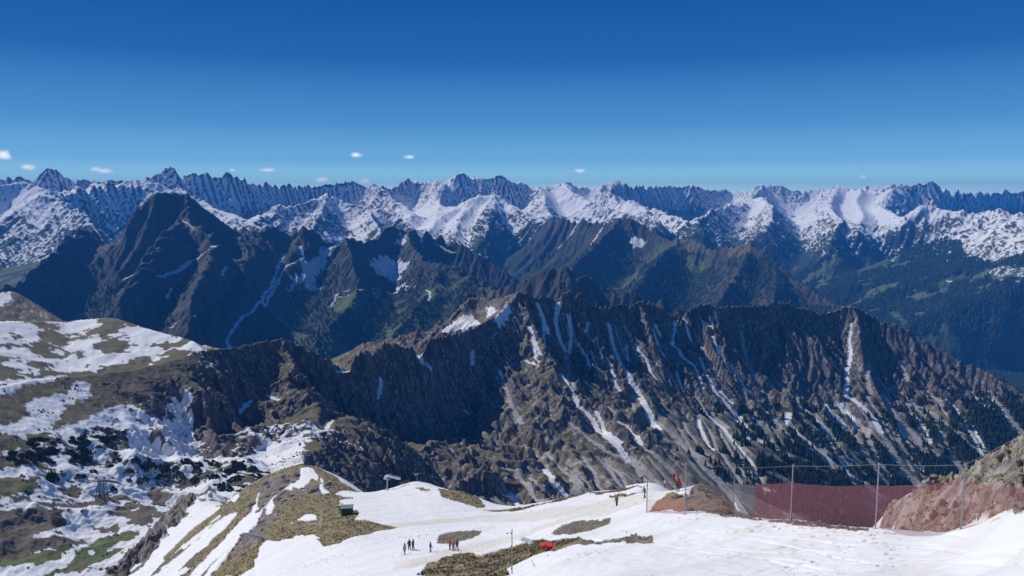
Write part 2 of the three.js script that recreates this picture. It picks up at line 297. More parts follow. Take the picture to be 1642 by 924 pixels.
const nearRidges = [
  { p: crestNear.filter(q => q[0] <= 312), s: [.5, .36, 80, .9, .8] },
  { p: crestNear.filter(q => q[0] >= 312 && q[0] <= 488), s: [1.0, .62, 110, .9, .8] },
  { p: crestNear.filter(q => q[0] >= 488 && q[0] <= 870), s: [2.0, 1.15, 190, .9, .8] },
  { p: crestNear.filter(q => q[0] >= 870 && q[0] <= 1335), s: [1.04, .66, 170, .9, .8] },
  { p: crestNear.filter(q => q[0] >= 1335), s: [.92, .6, 150, .9, .8] },
  { p: [[693, 545, 1900], [712, 517, 1960], [738, 488, 2040], [753, 475, 2090], [769, 476, 2100], [800, 478, 2060], [825, 471, 2000], [840, 466, 1960]], s: [.42, .45, 200, .9, .8] },
  { p: [[-120, 455, 2000], [0, 467, 1980], [21, 467, 1960], [31, 471, 1940], [42, 480, 1920], [60, 492, 1880], [83, 508, 1820]], s: [.8, .4, 70, .8] },
  { p: [[-140, 520, 1560], [0, 515, 1620], [60, 513, 1640], [104, 514, 1650], [140, 511, 1640], [171, 509, 1620], [187, 510, 1600], [203, 515, 1580], [234, 526, 1540], [273, 536, 1500], [299, 543, 1470], [312, 548, 1440], [330, 563, 1400], [360, 590, 1340]], s: [.32, .3, 80, .8] },
  // buttresses reaching forward from the crest
  { p: [[454, 541, 1310], [485, 590, 1240], [520, 640, 1180], [545, 690, 1130]], s: [1.1, .8, 60, 1.3] },
  { p: [[834, 466, 1945], [880, 560, 1830], [905, 640, 1720]], s: [1.2, .8, 60, 1.5] },
  { p: [[1026, 481, 2200], [1052, 560, 2080], [1080, 640, 1970]], s: [1.2, .8, 60, 1.4] },
  { p: [[1265, 480, 2560], [1240, 560, 2440], [1225, 620, 2340]], s: [1.2, .8, 60, 1.3] },
  { p: [[1372, 490, 2722], [1385, 560, 2560], [1400, 610, 2460], [1425, 660, 2370]], s: [1.1, .75, 60, 1.5] },
  { p: [[1138, 483, 2365], [1150, 550, 2260], [1175, 620, 2150]], s: [1.2, .8, 60, 1.4] },
];
const snowN = [], screeN = [], areasN = [];
const S = (w, ...p) => snowN.push({ p, w, carve: 7 }), G = (w, ...p) => screeN.push({ p, w, carve: 6 }), P = (kind, ...p) => areasN.push({ p, kind });
S([2, 4.5], [977, 501], [982, 520], [992, 541], [1003, 557], [1008, 572], [1013, 596], [1023, 617], [1034, 637], [1042, 661], [1057, 679]);
S(1.2, [1005, 531], [1008, 554]); S([2, 3.4], [862, 474], [868, 489], [881, 510]); S([3, 1.5], [896, 474], [891, 489], [899, 510], [907, 530]);
S([2.4, 1.3], [912, 484], [916, 502], [914, 526]); S(1.5, [849, 507], [857, 528], [866, 544]); S(1.6, [844, 549], [857, 565]); S(1.4, [944, 489], [938, 502], [943, 511]);
S([1.5, 2.2], [1084, 507], [1078, 530], [1088, 539], [1094, 557], [1109, 575]); S(1.1, [1049, 533], [1060, 549], [1071, 566]); S(1.5, [1051, 501], [1060, 515]);
S([2.6, 4.4], [922, 614], [927, 630], [940, 645], [953, 663], [966, 679], [971, 683], [989, 706], [1006, 731]); S([1.8, 2.4], [956, 640], [966, 661], [979, 674], [996, 700]); S([1.6, 3], [992, 653], [1006, 666], [1020, 686], [1028, 700]);
S([1.4, 2.2], [1125, 643], [1138, 661], [1156, 681], [1171, 700], [1191, 720], [1209, 743], [1217, 763]); S([1.6, 2.6], [1121, 663], [1126, 686], [1144, 713]); S(1.7, [1156, 611], [1174, 637]);
S([3.4, 2], [1186, 660], [1200, 683], [1220, 703]); S([1, 3.6], [1366, 513], [1363, 534], [1365, 561], [1359, 580], [1359, 601], [1370, 620], [1386, 642], [1402, 666], [1412, 685]);
S([3.2, 2], [1348, 617], [1353, 634], [1367, 661], [1375, 680]); S([4.2, 4], [1324, 632], [1335, 652], [1351, 674]); S([3.5, 2], [1294, 639], [1305, 658], [1318, 677], [1332, 694], [1343, 703]);
S([4.5, 2], [1265, 655], [1263, 671], [1283, 691], [1306, 711], [1334, 734]); S([1.4, 2], [1205, 628], [1230, 653]); S(1.8, [1198, 680], [1226, 709]); S([3.4, 4.5], [873, 737], [886, 754], [906, 777]); S(4, [806, 757], [823, 774], [834, 790]);
S([2.4, 1.3], [609, 583], [611, 592], [606, 617]); S([3, 1.2], [530, 648], [522, 676]); S(4, [660, 553], [673, 556], [688, 564]); S(1.6, [758, 551], [757, 572]); S(1.3, [806, 585], [800, 574]); S([1.6, 3], [416, 697], [428, 728], [446, 747]); S(2.4, [430, 622], [445, 632]); S(2.4, [385, 632], [401, 620]); S(2.6, [492, 588], [499, 594]); S(1.3, [540, 575], [556, 574], [570, 570]);
S(1.4, [700, 540], [716, 535]); S(2, [1128, 500], [1140, 512]); S(1.2, [1147, 486], [1152, 500]); S(1.4, [745, 640], [752, 650]); S(3, [748, 766], [764, 775]);
G([3, 8], [1052, 672], [1063, 677], [1086, 697], [1109, 723], [1131, 746], [1154, 769], [1171, 789], [1200, 820]); G([2, 5], [914, 663], [937, 683], [971, 703], [1006, 729], [1043, 760], [1066, 780]); G([2, 4], [911, 729], [929, 749], [960, 780]);
G([2, 5], [1397, 666], [1411, 691], [1429, 714], [1440, 740], [1469, 774]); G([2, 4], [1366, 663], [1383, 691], [1406, 734], [1426, 760]); G([3, 5], [1337, 663], [1360, 689], [1383, 717], [1400, 743], [1420, 775]); G([2, 4], [1334, 734], [1360, 754], [1383, 771]);
G([2, 4], [1426, 599], [1450, 623], [1480, 645], [1504, 666], [1523, 683], [1554, 709], [1583, 734]); G([2, 3], [1445, 561], [1458, 591], [1485, 612], [1510, 637]); G(2, [1394, 572], [1391, 607], [1398, 628]); G([2, 5], [1415, 623], [1429, 653], [1443, 677], [1457, 697], [1480, 720]);
G(2, [1458, 637], [1480, 669]); G([2, 3], [1523, 607], [1550, 628], [1577, 647]); G([2, 3], [1200, 729], [1217, 754], [1231, 789]); G([2, 3], [823, 640], [830, 660]); G([1.5, 3], [806, 590], [818, 625], [836, 660]); G([2, 4], [1023, 700], [1050, 725], [1085, 760], [1110, 790]);
G([2, 4], [850, 770], [880, 800]); G([2, 3], [790, 775], [812, 800]); G([1.5, 2.5], [910, 530], [914, 570], [920, 600]); G([1.5, 2.5], [1018, 625], [1015, 650]); G(1.5, [945, 590], [960, 612], [985, 632]); G(1.5, [1120, 520], [1135, 560], [1150, 590]); G(1.5, [1190, 520], [1200, 560], [1213, 590]);
{ // many thin scree and snow runnels between the larger ones, all falling the same way down the slope
  const r = rng(404);
  for (let k = 0; k < 46; k++) { const x = 1085 + k * 11 + 8 * r(), top = mix(575, 690, r()) + Math.max(0, x - 1430) * .25, len = 35 + 95 * r(), lean = .5 + .3 * r(), p = []; for (let i = 0; i <= 4; i++) p.push([x + lean * len * i / 4 + 3 * (r() - .5), top + len * i / 4]); if (p[4][1] < 800) (r() < .25 ? S : G)([.7, 1.3 + 1.2 * r()], ...p); }
  for (let k = 0; k < 22; k++) { const x = 850 + k * 15 + 10 * r(), top = 485 + (x - 850) * .02 + 90 * r(), len = 18 + 45 * r(), lean = .35 + .3 * r(), p = []; for (let i = 0; i <= 3; i++) p.push([x + lean * len * i / 3 + 3 * (r() - .5), top + len * i / 3]); (r() < .6 ? S : G)([.7, 1.2], ...p); }
  for (let k = 0; k < 14; k++) { const x = 800 + k * 19 + 10 * r(), top = 715 + 30 * r(), len = 45 + 40 * r(), p = []; for (let i = 0; i <= 3; i++) p.push([x + .85 * len * i / 3, top + len * i / 3]); G([1, 2.6], ...p); }
}
P('snow', [-40, 628], [0, 619], [52, 607.5], [104, 602], [109, 604], [91, 607.5], [39, 619], [26, 622], [16, 631], [0, 637], [-40, 648]);
P('snow', [140, 611], [145, 632], [125, 640], [112, 645], [99, 661], [86, 679], [80, 689], [91, 699], [66, 694], [37, 703], [23, 694], [0, 696], [-30, 700], [-30, 686], [0, 686], [26, 677], [43, 666], [47, 661], [41, 648], [60, 640], [91, 632], [122, 615]);
P('snow', [293, 619], [303, 622], [306, 637], [301, 648], [312, 656], [314, 669], [309, 671], [303, 683], [314, 703], [313, 729], [289, 731], [257, 737], [234, 733], [197, 733], [206, 717], [211, 703], [203, 691], [211, 677], [203, 671], [223, 661], [241, 663], [262, 656], [275, 637], [288, 630]);
P('soil', [243, 684], [258, 687], [271, 703], [257, 714], [246, 700]); P('soil', [217, 669], [229, 668], [231, 678], [220, 678]); P('soil', [262, 660], [270, 656], [281, 661], [270, 667]);
P('snow', [144, 686], [151, 691], [160, 711], [173, 734], [149, 739], [151, 717], [146, 700]); P('snow', [86, 708], [97, 711], [97, 734], [104, 742], [89, 742], [92, 722]);
P('snow', [236, 557], [243, 567], [258, 572], [271, 572], [241, 580]); P('snow', [0, 469], [15, 470], [20, 481], [0, 493], [-30, 496], [-30, 470]);
P('snow', [756, 501], [771, 510], [753, 518], [717, 532], [708, 528], [732, 515]); P('snow', [779, 489], [805, 485], [784, 496]); P('snow', [797, 502], [822, 489], [821, 502], [805, 520], [790, 516]);
// plateau: bare meadow, soil and rock between the snow
P('snow', [60, 772], [105, 758], [170, 748], [240, 742], [262, 760], [240, 780], [262, 800], [215, 806], [160, 803], [110, 800], [60, 796]); P('snow', [102, 822], [155, 814], [182, 835], [238, 846], [205, 856], [140, 868], [60, 862], [95, 845]); P('snow', [-20, 756], [60, 748], [80, 760], [40, 768], [-20, 766]); P('snow', [262, 735], [330, 738], [345, 750], [300, 760], [270, 752]); P('snow', [-20, 910], [60, 905], [110, 893], [150, 878], [150, 895], [90, 926], [-20, 926]);
P('soil', [-20, 819], [94, 820], [106, 831], [89, 843], [49, 857], [57, 863], [134, 863], [126, 871], [120, 880], [71, 880], [-20, 889]); P('grass', [-20, 889], [23, 886], [46, 886], [86, 880], [120, 877], [109, 886], [74, 897], [43, 906], [-20, 909]);
P('grass', [160, 863], [226, 851], [217, 863], [183, 869], [177, 880], [200, 883], [171, 897], [137, 911], [86, 926], [66, 926], [103, 909], [114, 900], [134, 877]); P('soil', [163, 809], [200, 803], [251, 814], [243, 840], [217, 843], [197, 831], [171, 820]); P('soil', [143, 843], [186, 840], [191, 849], [171, 857], [151, 851]);
P('grass', [-20, 769], [29, 766], [51, 771], [54, 789], [29, 792], [-20, 791]); P('soil', [91, 783], [114, 776], [137, 786], [134, 791], [103, 791]); P('soil', [-20, 794], [43, 803], [71, 810], [114, 811], [160, 806], [211, 791], [171, 790], [120, 808], [71, 806], [43, 798], [-20, 790]);
P('soil', [236, 786], [250, 778], [274, 786], [277, 796], [254, 803], [240, 800]); P('soil', [243, 780], [274, 776], [290, 783], [262, 784]);

// below the cliffs smooth aprons of grass and scree begin
const apron = (x, z, h) => { const top = mix(-455, -600, sm(0, 1000, x)) + 45 * noise(x / 120, z / 120); return sm(top + 35, top - 45, h) * sm(-150, 60, x); };
const zoneA = makeZone({
  x0: -1700, x1: 2500, z0: -3700, z1: -480, dx: 3.6, reach: 900, r0: 560, r1: 3600, blend: 60, ridges: nearRidges, lines: [...snowN, ...screeN, ...areasN],
  base: (x, z) => { // the plateau on the left, a deep valley on the right
    const t = sm(-230, 180, x + (z + 900) * .12), back = sm(1120, 1330, Math.hypot(x, z) + x * .25);
    const p = -322 + 20 * fbm(x / 160, z / 110, 4) + 6 * ridged(x / 60, z / 45, 3);
    return mix(mix(p, -1150, back), -960, t);
  },
  rough: (x, z, d, up, arc, h) => {
    const s = arc + 34 * noise(x / 75, z / 75) + 12 * noise(x / 24, z / 24), a = sm(0, 110, d) * sm(-20, 60, up), w = mix(1.25, .1, sm(-280, -520, x));
    const v = .35 + 1.1 * sm(-.45, .5, noise(x / 210 + 3, z / 210)), f = 1 - .9 * apron(x, z, h); return f * w * a * (58 * (ridged(s / 105, d / 700 + arc / 3000, 2) - .52) + 34 * v * (ridged(s / 46 + 5, d / 260 + noise(x / 90, z / 90), 2) - .5) + 38 * (ridged(x / 66 + 8, z / 66, 4) - .5) + 22 * fbm(x / 130, z / 130, 4)) + f * sm(-10, 40, up) * ((2 + 7 * w) * (ridged(x / 34, z / 34, 3) - .5) + w * sm(8, 60, d) * 17 * v * (ridged(s / 21, d / 55 + noise(x / 40, z / 40), 2) - .5));
  },
  crest: 80,
  erosion: { iterations: 16, K: .5, m: .38, areaMax: 60000, restore: .09, talus: 3.4, jitter: 1.0, seed: 11, mask: (k, h, d, nx) => mix(d > 700 ? .3 : 1 - .9 * apron(-1700 + (k % nx) * 3.6, 0, h), .06, sm(-280, -480, -1700 + (k % nx) * 3.6)) },
});
console.log('zone A', Date.now() - T0);
const heightA = (x, z) => (x < -150 && z > -1150 ? (1.5 * (ridged(x / 13, z / 13, 3) - .5) + .5 * noise(x / 3, z / 3)) * sm(-150, -260, x) : 0) + at(zoneA, zoneA.H, x, z) + (4 * (ridged(x / 17, z / 17, 3) - .5) + 1.6 * noise(x / 5.3, z / 5.3)) * sm(.45, 1, at(zoneA, zoneA.S, x, z)) * (1 - .9 * apron(x, z, at(zoneA, zoneA.H, x, z)));
const inSnowA = lineIndex(zoneA.cover.filter((l, i) => i < snowN.length), 60), inScreeA = lineIndex(zoneA.cover.filter((l, i) => i >= snowN.length && i < snowN.length + screeN.length), 60), areaA = areaIndex(zoneA.cover.slice(snowN.length + screeN.length));
const SNOW = [.76, .77, .78], ROCK = [.112, .1, .096], ROCK2 = [.07, .066, .07], SCREE = [.34, .315, .30], SOIL = [.14, .115, .085], TURF = [.135, .12, .066], MEADOW = [.095, .125, .045], WOOD = [.02, .034, .022];
function colorA(x, y, z, ny, o) {
  const bare = Math.sqrt(Math.max(0, 1 / (ny * ny) - 1)), slope = bare, n4 = noise(x / 1.6, z / 1.6), n1 = fbm(x / 38, z / 38, 3), n2 = noise(x / 9, z / 9), n3 = noise(x / 3.1, z / 3.1), r = Math.hypot(x, z), az = Math.atan2(x, -z);
  const wx = x + n2 * 5 + n1 * 9, wz = z + noise(x / 9 + 40, z / 9) * 5, grain = 1 + .2 * n2 + .18 * n3 + (r < 1100 ? .2 * n4 : 0);
  const right = sm(-.02, .14, az);
  // bare ground: rock on the steep, turf on the gentle, woodland low on the right
  if (slope > .95 + .25 * n1) put(o, n1 + .8 * n2 > .05 ? ROCK2 : n3 > .2 ? [.23, .2, .18] : ROCK, grain * 1.05);
  else if (slope > .66 + .2 * n1) put(o, n2 > .3 ? SCREE : n3 > 0 ? ROCK : SOIL, grain * .95);
  else if (n1 * .8 + n2 * .35 > .22) put(o, SOIL, grain); else put(o, TURF, grain * .95);
  const ap = apron(x, z, y);
  if (ap > .5 + .4 * n2) { // runnels of grass, rubble and scree down the fall line
    const u = .83 * x - .55 * z + 7 * n1, v = .55 * x + .83 * z, st = noise(u / 11, v / 150) + .6 * noise(u / 4.5, v / 80), gr = y < -620 + 70 * n1 + 60 * right;
    put(o, st > .42 ? SCREE : st > .12 ? [.2, .175, .14] : gr ? (n2 > .2 ? [.075, .085, .04] : [.12, .125, .055]) : st > -.3 ? [.165, .145, .095] : [.11, .1, .075], grain);
  }
  let snow = false;
  const plateau = y < -255 && x < -150 && r < 1080, left = az < -.33 && r > 1180;
  if (left) { snow = (r > 1780 ? -.3 : 0) + fbm(x / 75 + 3, z / 50, 4) + .12 * n2 > -.02 + .22 * sm(.38, .75, slope) + .3 * sm(-.40, -.33, az); }
  else if (plateau) snow = fbm(x / 66, z / 60 + 7, 4) + .16 * n2 > -.2 + .3 * sm(.4, .7, slope) + .5 * sm(-270, -215, x);
  else { const w = at(zoneA, zoneA.A, x, z); snow = slope < 1.1 && n1 + .1 * w + .5 * n2 > 1.12 + .25 * sm(-300, -520, y) + .2 * right; }
  const a = areaA(wx, wz);
  if (a == 'snow') snow = true; else if (a) { snow = n1 > .42; put(o, a == 'grass' ? (n1 + .4 * n2 > 0 ? MEADOW : TURF) : n2 > .3 ? ROCK : SOIL, grain); }
  const ls = 1.6 + inSnowA(x + n2 * 2.2, z + n3 * 1.5), lg = inScreeA(x + n2 * 3, z + n3 * 2);
  const gully = at(zoneA, zoneA.A, x, z), dip = at(zoneA, zoneA.C, x, z);
  if (!plateau && !left && az > -.16 && dip > .06 && gully > 2.7 + 1.2 * n1) { if (y > -430 + 120 * n1 && n1 + .3 * n2 > .22) snow = true; else if (n1 + .5 * n2 > -.25) put(o, SCREE, grain * .9); }
  if (lg > -2 * n2 - 1.8) put(o, SCREE, grain * (1.12 + .2 * n1));
  if (ls > 0) snow = true;
  if (snow) put(o, SNOW, 1 + .035 * n1 + .02 * n3);
}
// ---------------------------------------------------------------- the pyramid massif and the middle ridges (3 to 9 km)
const midRidges = [
  { p: [[-120, 470, 4700], [36, 448, 4900], [60, 420, 5150], [90, 396, 5350], [117, 372, 5600], [145, 360, 5750], [165, 392, 5600], [187, 386, 5350], [197, 368, 5320], [205, 350, 5300], [213, 337, 5300], [229, 324, 5300], [244, 306, 5300], [248, 303, 5300], [260, 304, 5310], [270, 308, 5320], [276, 304, 5320], [286, 303, 5330], [299, 311, 5340], [312, 321, 5360], [327, 334, 5380], [338, 347, 5400], [364, 360, 5450], [384, 365, 5500], [403, 363, 5520], [426, 363, 5550], [447, 369, 5560], [467, 367, 5560], [480, 373, 5540], [488, 365, 5540], [501, 364, 5540], [512, 373, 5520], [530, 381, 5480], [543, 384, 5460], [556, 379, 5450], [571, 380, 5470], [587, 385, 5560], [605, 377, 5720], [616, 362, 5860], [626, 360, 5900], [634, 365, 5930], [647, 363, 5980], [662, 363, 6000], [675, 369, 6000], [693, 373, 6000], [712, 377, 5980], [727, 384, 5950], [743, 391, 5900], [761, 404, 5850], [782, 413, 5800], [800, 425, 5750], [820, 441, 5680], [845, 462, 5600], [880, 500, 5500]], s: [1.8, .75, 400, 1.2, .8] },
  // spurs of the pyramid towards the eye
  { p: [[299, 311, 5340], [288, 342, 5080], [265, 372, 4880], [236, 407, 4600], [200, 460, 4250]], s: [1.2, .8, 200, 1.0] },
  { p: [[288, 342, 5080], [316, 355, 5000], [345, 372, 4900], [352, 395, 4700], [330, 440, 4350], [310, 480, 4100], [300, 520, 3900]], s: [1.2, .8, 150, 1.0] },
  { p: [[426, 363, 5550], [410, 400, 5150], [380, 440, 4800], [345, 500, 4350]], s: [1.2, .8, 150, 1.1] },
  { p: [[488, 365, 5540], [487, 380, 5380], [480, 390, 5280]], s: [1.3, .8, 80, 1.3] },
  { p: [[556, 379, 5450], [562, 402, 5220], [566, 428, 5000], [575, 452, 4830], [560, 490, 4500], [520, 530, 4200]], s: [1.2, .55, 130, 1.2, .6] },
  { p: [[662, 363, 6000], [668, 395, 5650], [680, 412, 5400], [706, 421, 5250], [738, 428, 5150], [764, 441, 5050], [790, 455, 4950], [812, 480, 4800]], s: [.8, .6, 150, 1.0] },
  { p: [[706, 421, 5250], [690, 460, 4850], [660, 500, 4500], [620, 545, 4150]], s: [.7, .5, 150, .7] },
  { p: [[764, 441, 5050], [748, 478, 4650], [730, 510, 4350]], s: [.8, .6, 120, .8] },
  // dark wooded hump
  { p: [[780, 472, 4150], [800, 459, 4120], [826, 451, 4080], [852, 441, 4040], [865, 433, 4020], [886, 429, 4000], [904, 429, 3990], [922, 432, 3980], [940, 441, 3970], [956, 452, 3960], [977, 458, 3950], [990, 460, 3940], [1021, 471, 3920], [1060, 480, 3900], [1085, 494, 3880], [1130, 520, 3850], [1180, 560, 3800]], s: [.9, .8, 200, .9] },
  // long ridge right of centre
  { p: [[880, 350, 8300], [920, 352, 8000], [960, 357, 7700], [982, 355, 7500], [995, 349, 7450], [1015, 350, 7400], [1029, 358, 7350], [1039, 368, 7300], [1060, 378, 7200], [1078, 386, 7100], [1088, 382, 7000], [1106, 380, 6900], [1122, 389, 6800], [1143, 399, 6700], [1163, 399, 6600], [1184, 394, 6500], [1200, 392, 6400], [1211, 395, 6350], [1227, 406, 6280], [1246, 419, 6200], [1257, 430, 6150], [1273, 443, 6080], [1291, 454, 6000], [1302, 460, 5950], [1350, 492, 5700], [1400, 540, 5400]], s: [.95, .6, 260, .9, .6] },
  { p: [[995, 349, 7450], [960, 385, 6900], [925, 420, 6300], [900, 455, 5700]], s: [.8, .6, 150, .8] },
  { p: [[1088, 382, 7000], [1060, 410, 6500], [1035, 440, 6000], [1010, 475, 5500]], s: [.8, .6, 150, .8] },
  { p: [[1200, 392, 6400], [1190, 420, 6000], [1170, 450, 5600], [1150, 490, 5200]], s: [.8, .65, 150, .8] },
  { p: [[1246, 419, 6200], [1245, 450, 5800], [1240, 490, 5350]], s: [.8, .65, 150, .8] },
];
const snowM = [], areasM = [];
const SM = (w, ...p) => snowM.push({ p, w, carve: 14 }), PM = (kind, ...p) => areasM.push({ p, kind });
SM([3, 2], [420, 450], [400, 463], [387, 479], [371, 502], [361, 515], [366, 526], [365, 554]); SM([3, 5], [348, 384], [340, 402], [325, 420], [306, 430], [280, 443], [257, 451]); SM(2.2, [213, 408], [197, 421]); SM(2, [208, 446], [190, 459]); SM(2, [367, 399], [353, 412]); SM(1.5, [282, 347], [288, 342], [309, 355]); SM(1.8, [309, 492], [290, 508], [273, 526]);
SM(2.4, [481, 388], [486, 402], [494, 412]); SM(2, [545, 386], [532, 396], [518, 401]); SM(2, [470, 410], [455, 425], [440, 445], [420, 458]); SM(2, [455, 412], [437, 432], [405, 462]); SM(1.6, [675, 376], [675, 384]); SM(1.8, [683, 462], [690, 470], [686, 478]); SM(1.5, [725, 415], [724, 422]); SM(1.5, [565, 456], [540, 463], [532, 480]);
SM(2, [545, 468], [570, 460], [580, 458]); SM(1.6, [275, 470], [268, 480]); SM(1.4, [925, 352], [917, 365], [895, 380]); SM(1.6, [966, 355], [958, 370], [948, 382]); SM(1.4, [698, 386], [730, 400]);
PM('snow', [482, 403], [492, 412], [500, 414], [517, 399], [540, 389], [533, 402], [524, 420], [513, 440], [505, 447], [490, 440], [474, 446], [460, 452], [470, 436], [484, 424]); PM('snow', [486, 436], [502, 447], [512, 458], [500, 462], [488, 455]); PM('snow', [592, 421], [608, 412], [621, 418], [639, 417], [658, 421], [643, 433], [641, 446], [623, 447], [606, 436]); PM('snow', [588, 448], [650, 448], [672, 452], [640, 454], [600, 456]);
PM('snow', [0, 365], [49, 350], [78, 337], [109, 337], [117, 345], [101, 360], [73, 378], [52, 387], [0, 391], [-60, 395], [-60, 372]); PM('snow', [1008, 378], [1020, 372], [1037, 384], [1020, 388]); PM('snow', [632, 392], [645, 388], [654, 396], [640, 400]);
PM('meadow', [525, 528], [545, 522], [552, 540], [548, 562], [522, 566], [522, 545]); PM('meadow', [617, 528], [650, 530], [646, 548], [620, 547]); PM('meadow', [530, 480], [585, 465], [600, 480], [570, 500], [535, 500]); PM('meadow', [420, 545], [460, 520], [478, 516], [500, 540], [480, 545]); PM('meadow', [680, 470], [720, 455], [738, 460], [700, 478]); PM('meadow', [1030, 400], [1060, 384], [1076, 388], [1050, 412], [1030, 416]);
PM('turf', [1090, 385], [1140, 392], [1140, 404], [1100, 400]); PM('turf', [1165, 402], [1205, 398], [1206, 412], [1170, 410]); PM('meadow', [1100, 405], [1140, 406], [1130, 425], [1100, 424]); PM('meadow', [985, 440], [1025, 428], [1020, 450], [980, 455]); PM('turf', [760, 452], [785, 462], [800, 470], [780, 474]);

const zoneB = makeZone({
  x0: -5700, x1: 5700, z0: -9000, z1: -2500, dx: 9.5, reach: 2400, r0: 3100, r1: 9000, blend: 160, ridges: midRidges, lines: [...snowM, ...areasM],
  base: (x, z) => { const t = sm(400, 2200, x + (z + 6500) * .1), m = sm(-1400, -2600, x); return mix(mix(-960, -820, m), -1330, t) + 70 * fbm(x / 900, z / 900, 4); },
  rough: (x, z, d, up, arc) => { const s = arc + 60 * noise(x / 170, z / 170), a = sm(0, 300, d) * sm(-60, 160, up); return a * (130 * (ridged(s / 300, d / 2100 + arc / 9000, 2) - .52) + 40 * (ridged(s / 110 + 5, d / 600 + noise(x / 260, z / 260), 2) - .5) + 60 * fbm(x / 520, z / 520, 4)) + sm(-20, 80, up) * (22 * (ridged(x / 120, z / 120, 4) - .45) + sm(0, 90, d) * 15 * (ridged(s / 55, d / 150 + noise(x / 120, z / 120), 2) - .5)); },
  crest: 420, bed: 34,
  erosion: { iterations: 16, K: 1.25, m: .34, areaMax: 6e5, restore: .07, talus: 1.7, jitter: 1.0, seed: 23 },
});
console.log('zone B', Date.now() - T0);
const rawB = (x, z) => at(zoneB, zoneB.H, x, z) + (13 * (ridged(x / 52, z / 52, 3) - .5) + 4 * noise(x / 16, z / 16)) * sm(.4, 1, at(zoneB, zoneB.S, x, z)) - 3000 * sm(-8500, -8950, z), rawC = (x, z) => at(zoneC, zoneC.H, x, z) + (30 * (ridged(x / 260, z / 260, 4) - .5) + 7 * noise(x / 31, z / 31)) * (.5 + .8 * sm(-.4, .4, noise(x / 900, z / 900))) * sm(.3, 1, at(zoneC, zoneC.S, x, z)) - 1500 * sm(-6300, -5450, z);
const heightBC = (x, z) => Math.max(rawB(x, z), rawC(x, z));
const inSnowB = lineIndex(zoneB.cover.slice(0, snowM.length), 200), areaB = areaIndex(zoneB.cover.slice(snowM.length));
function woodedB(x, y, z, slope, n1) { return y < -430 + 190 * n1 + 60 * noise(x / 60, z / 60) && slope < 1.25 && fbm(x / 210 + 5, z / 210, 3) > -.2 - .35 * sm(-600, -1000, y); }
const ALP = [.085, .088, .048];
function colorB(x, y, z, ny, o) {
  const slope = Math.sqrt(Math.max(0, 1 / (ny * ny) - 1)), n1 = fbm(x / 160, z / 160, 3), n2 = noise(x / 31, z / 31), n3 = noise(x / 12, z / 12), wx = x + 26 * n2 + 30 * n1, wz = z + 26 * noise(x / 31 + 7, z / 31), grain = 1 + .14 * n2 + .14 * n3;
  if (slope > 1.05 + .2 * n1) put(o, n1 + .5 * n2 > .3 ? ROCK : n2 > 0 ? ROCK2 : [.07, .072, .055], grain * .8); else if (y > -330 + 140 * n1) put(o, n2 > .35 ? SCREE : slope > .7 ? ROCK2 : ALP, grain * .85); else put(o, n1 > -.1 ? MEADOW : ALP, grain * .75);
  if (woodedB(x, y, z, slope, n1)) put(o, WOOD, grain);
  const a = areaB(wx, wz);
  if (a == 'meadow') put(o, n3 > .75 ? WOOD : MEADOW, grain); else if (a == 'turf') put(o, TURF, grain);
  const w = at(zoneB, zoneB.A, x, z), left = sm(-900, -2300, x) * sm(-6200, -7000, z);
  const high = sm(-420, 40, y) * .5 + left * .35;
  if (a == 'snow' || inSnowB(x + 8 * n2, z + 8 * n3) > 0 || (slope < 1.25 && n1 * .7 + .055 * w + .35 * n2 + high > 1.0 + .2 * slope)) put(o, SNOW, .97 + .04 * n1);
}

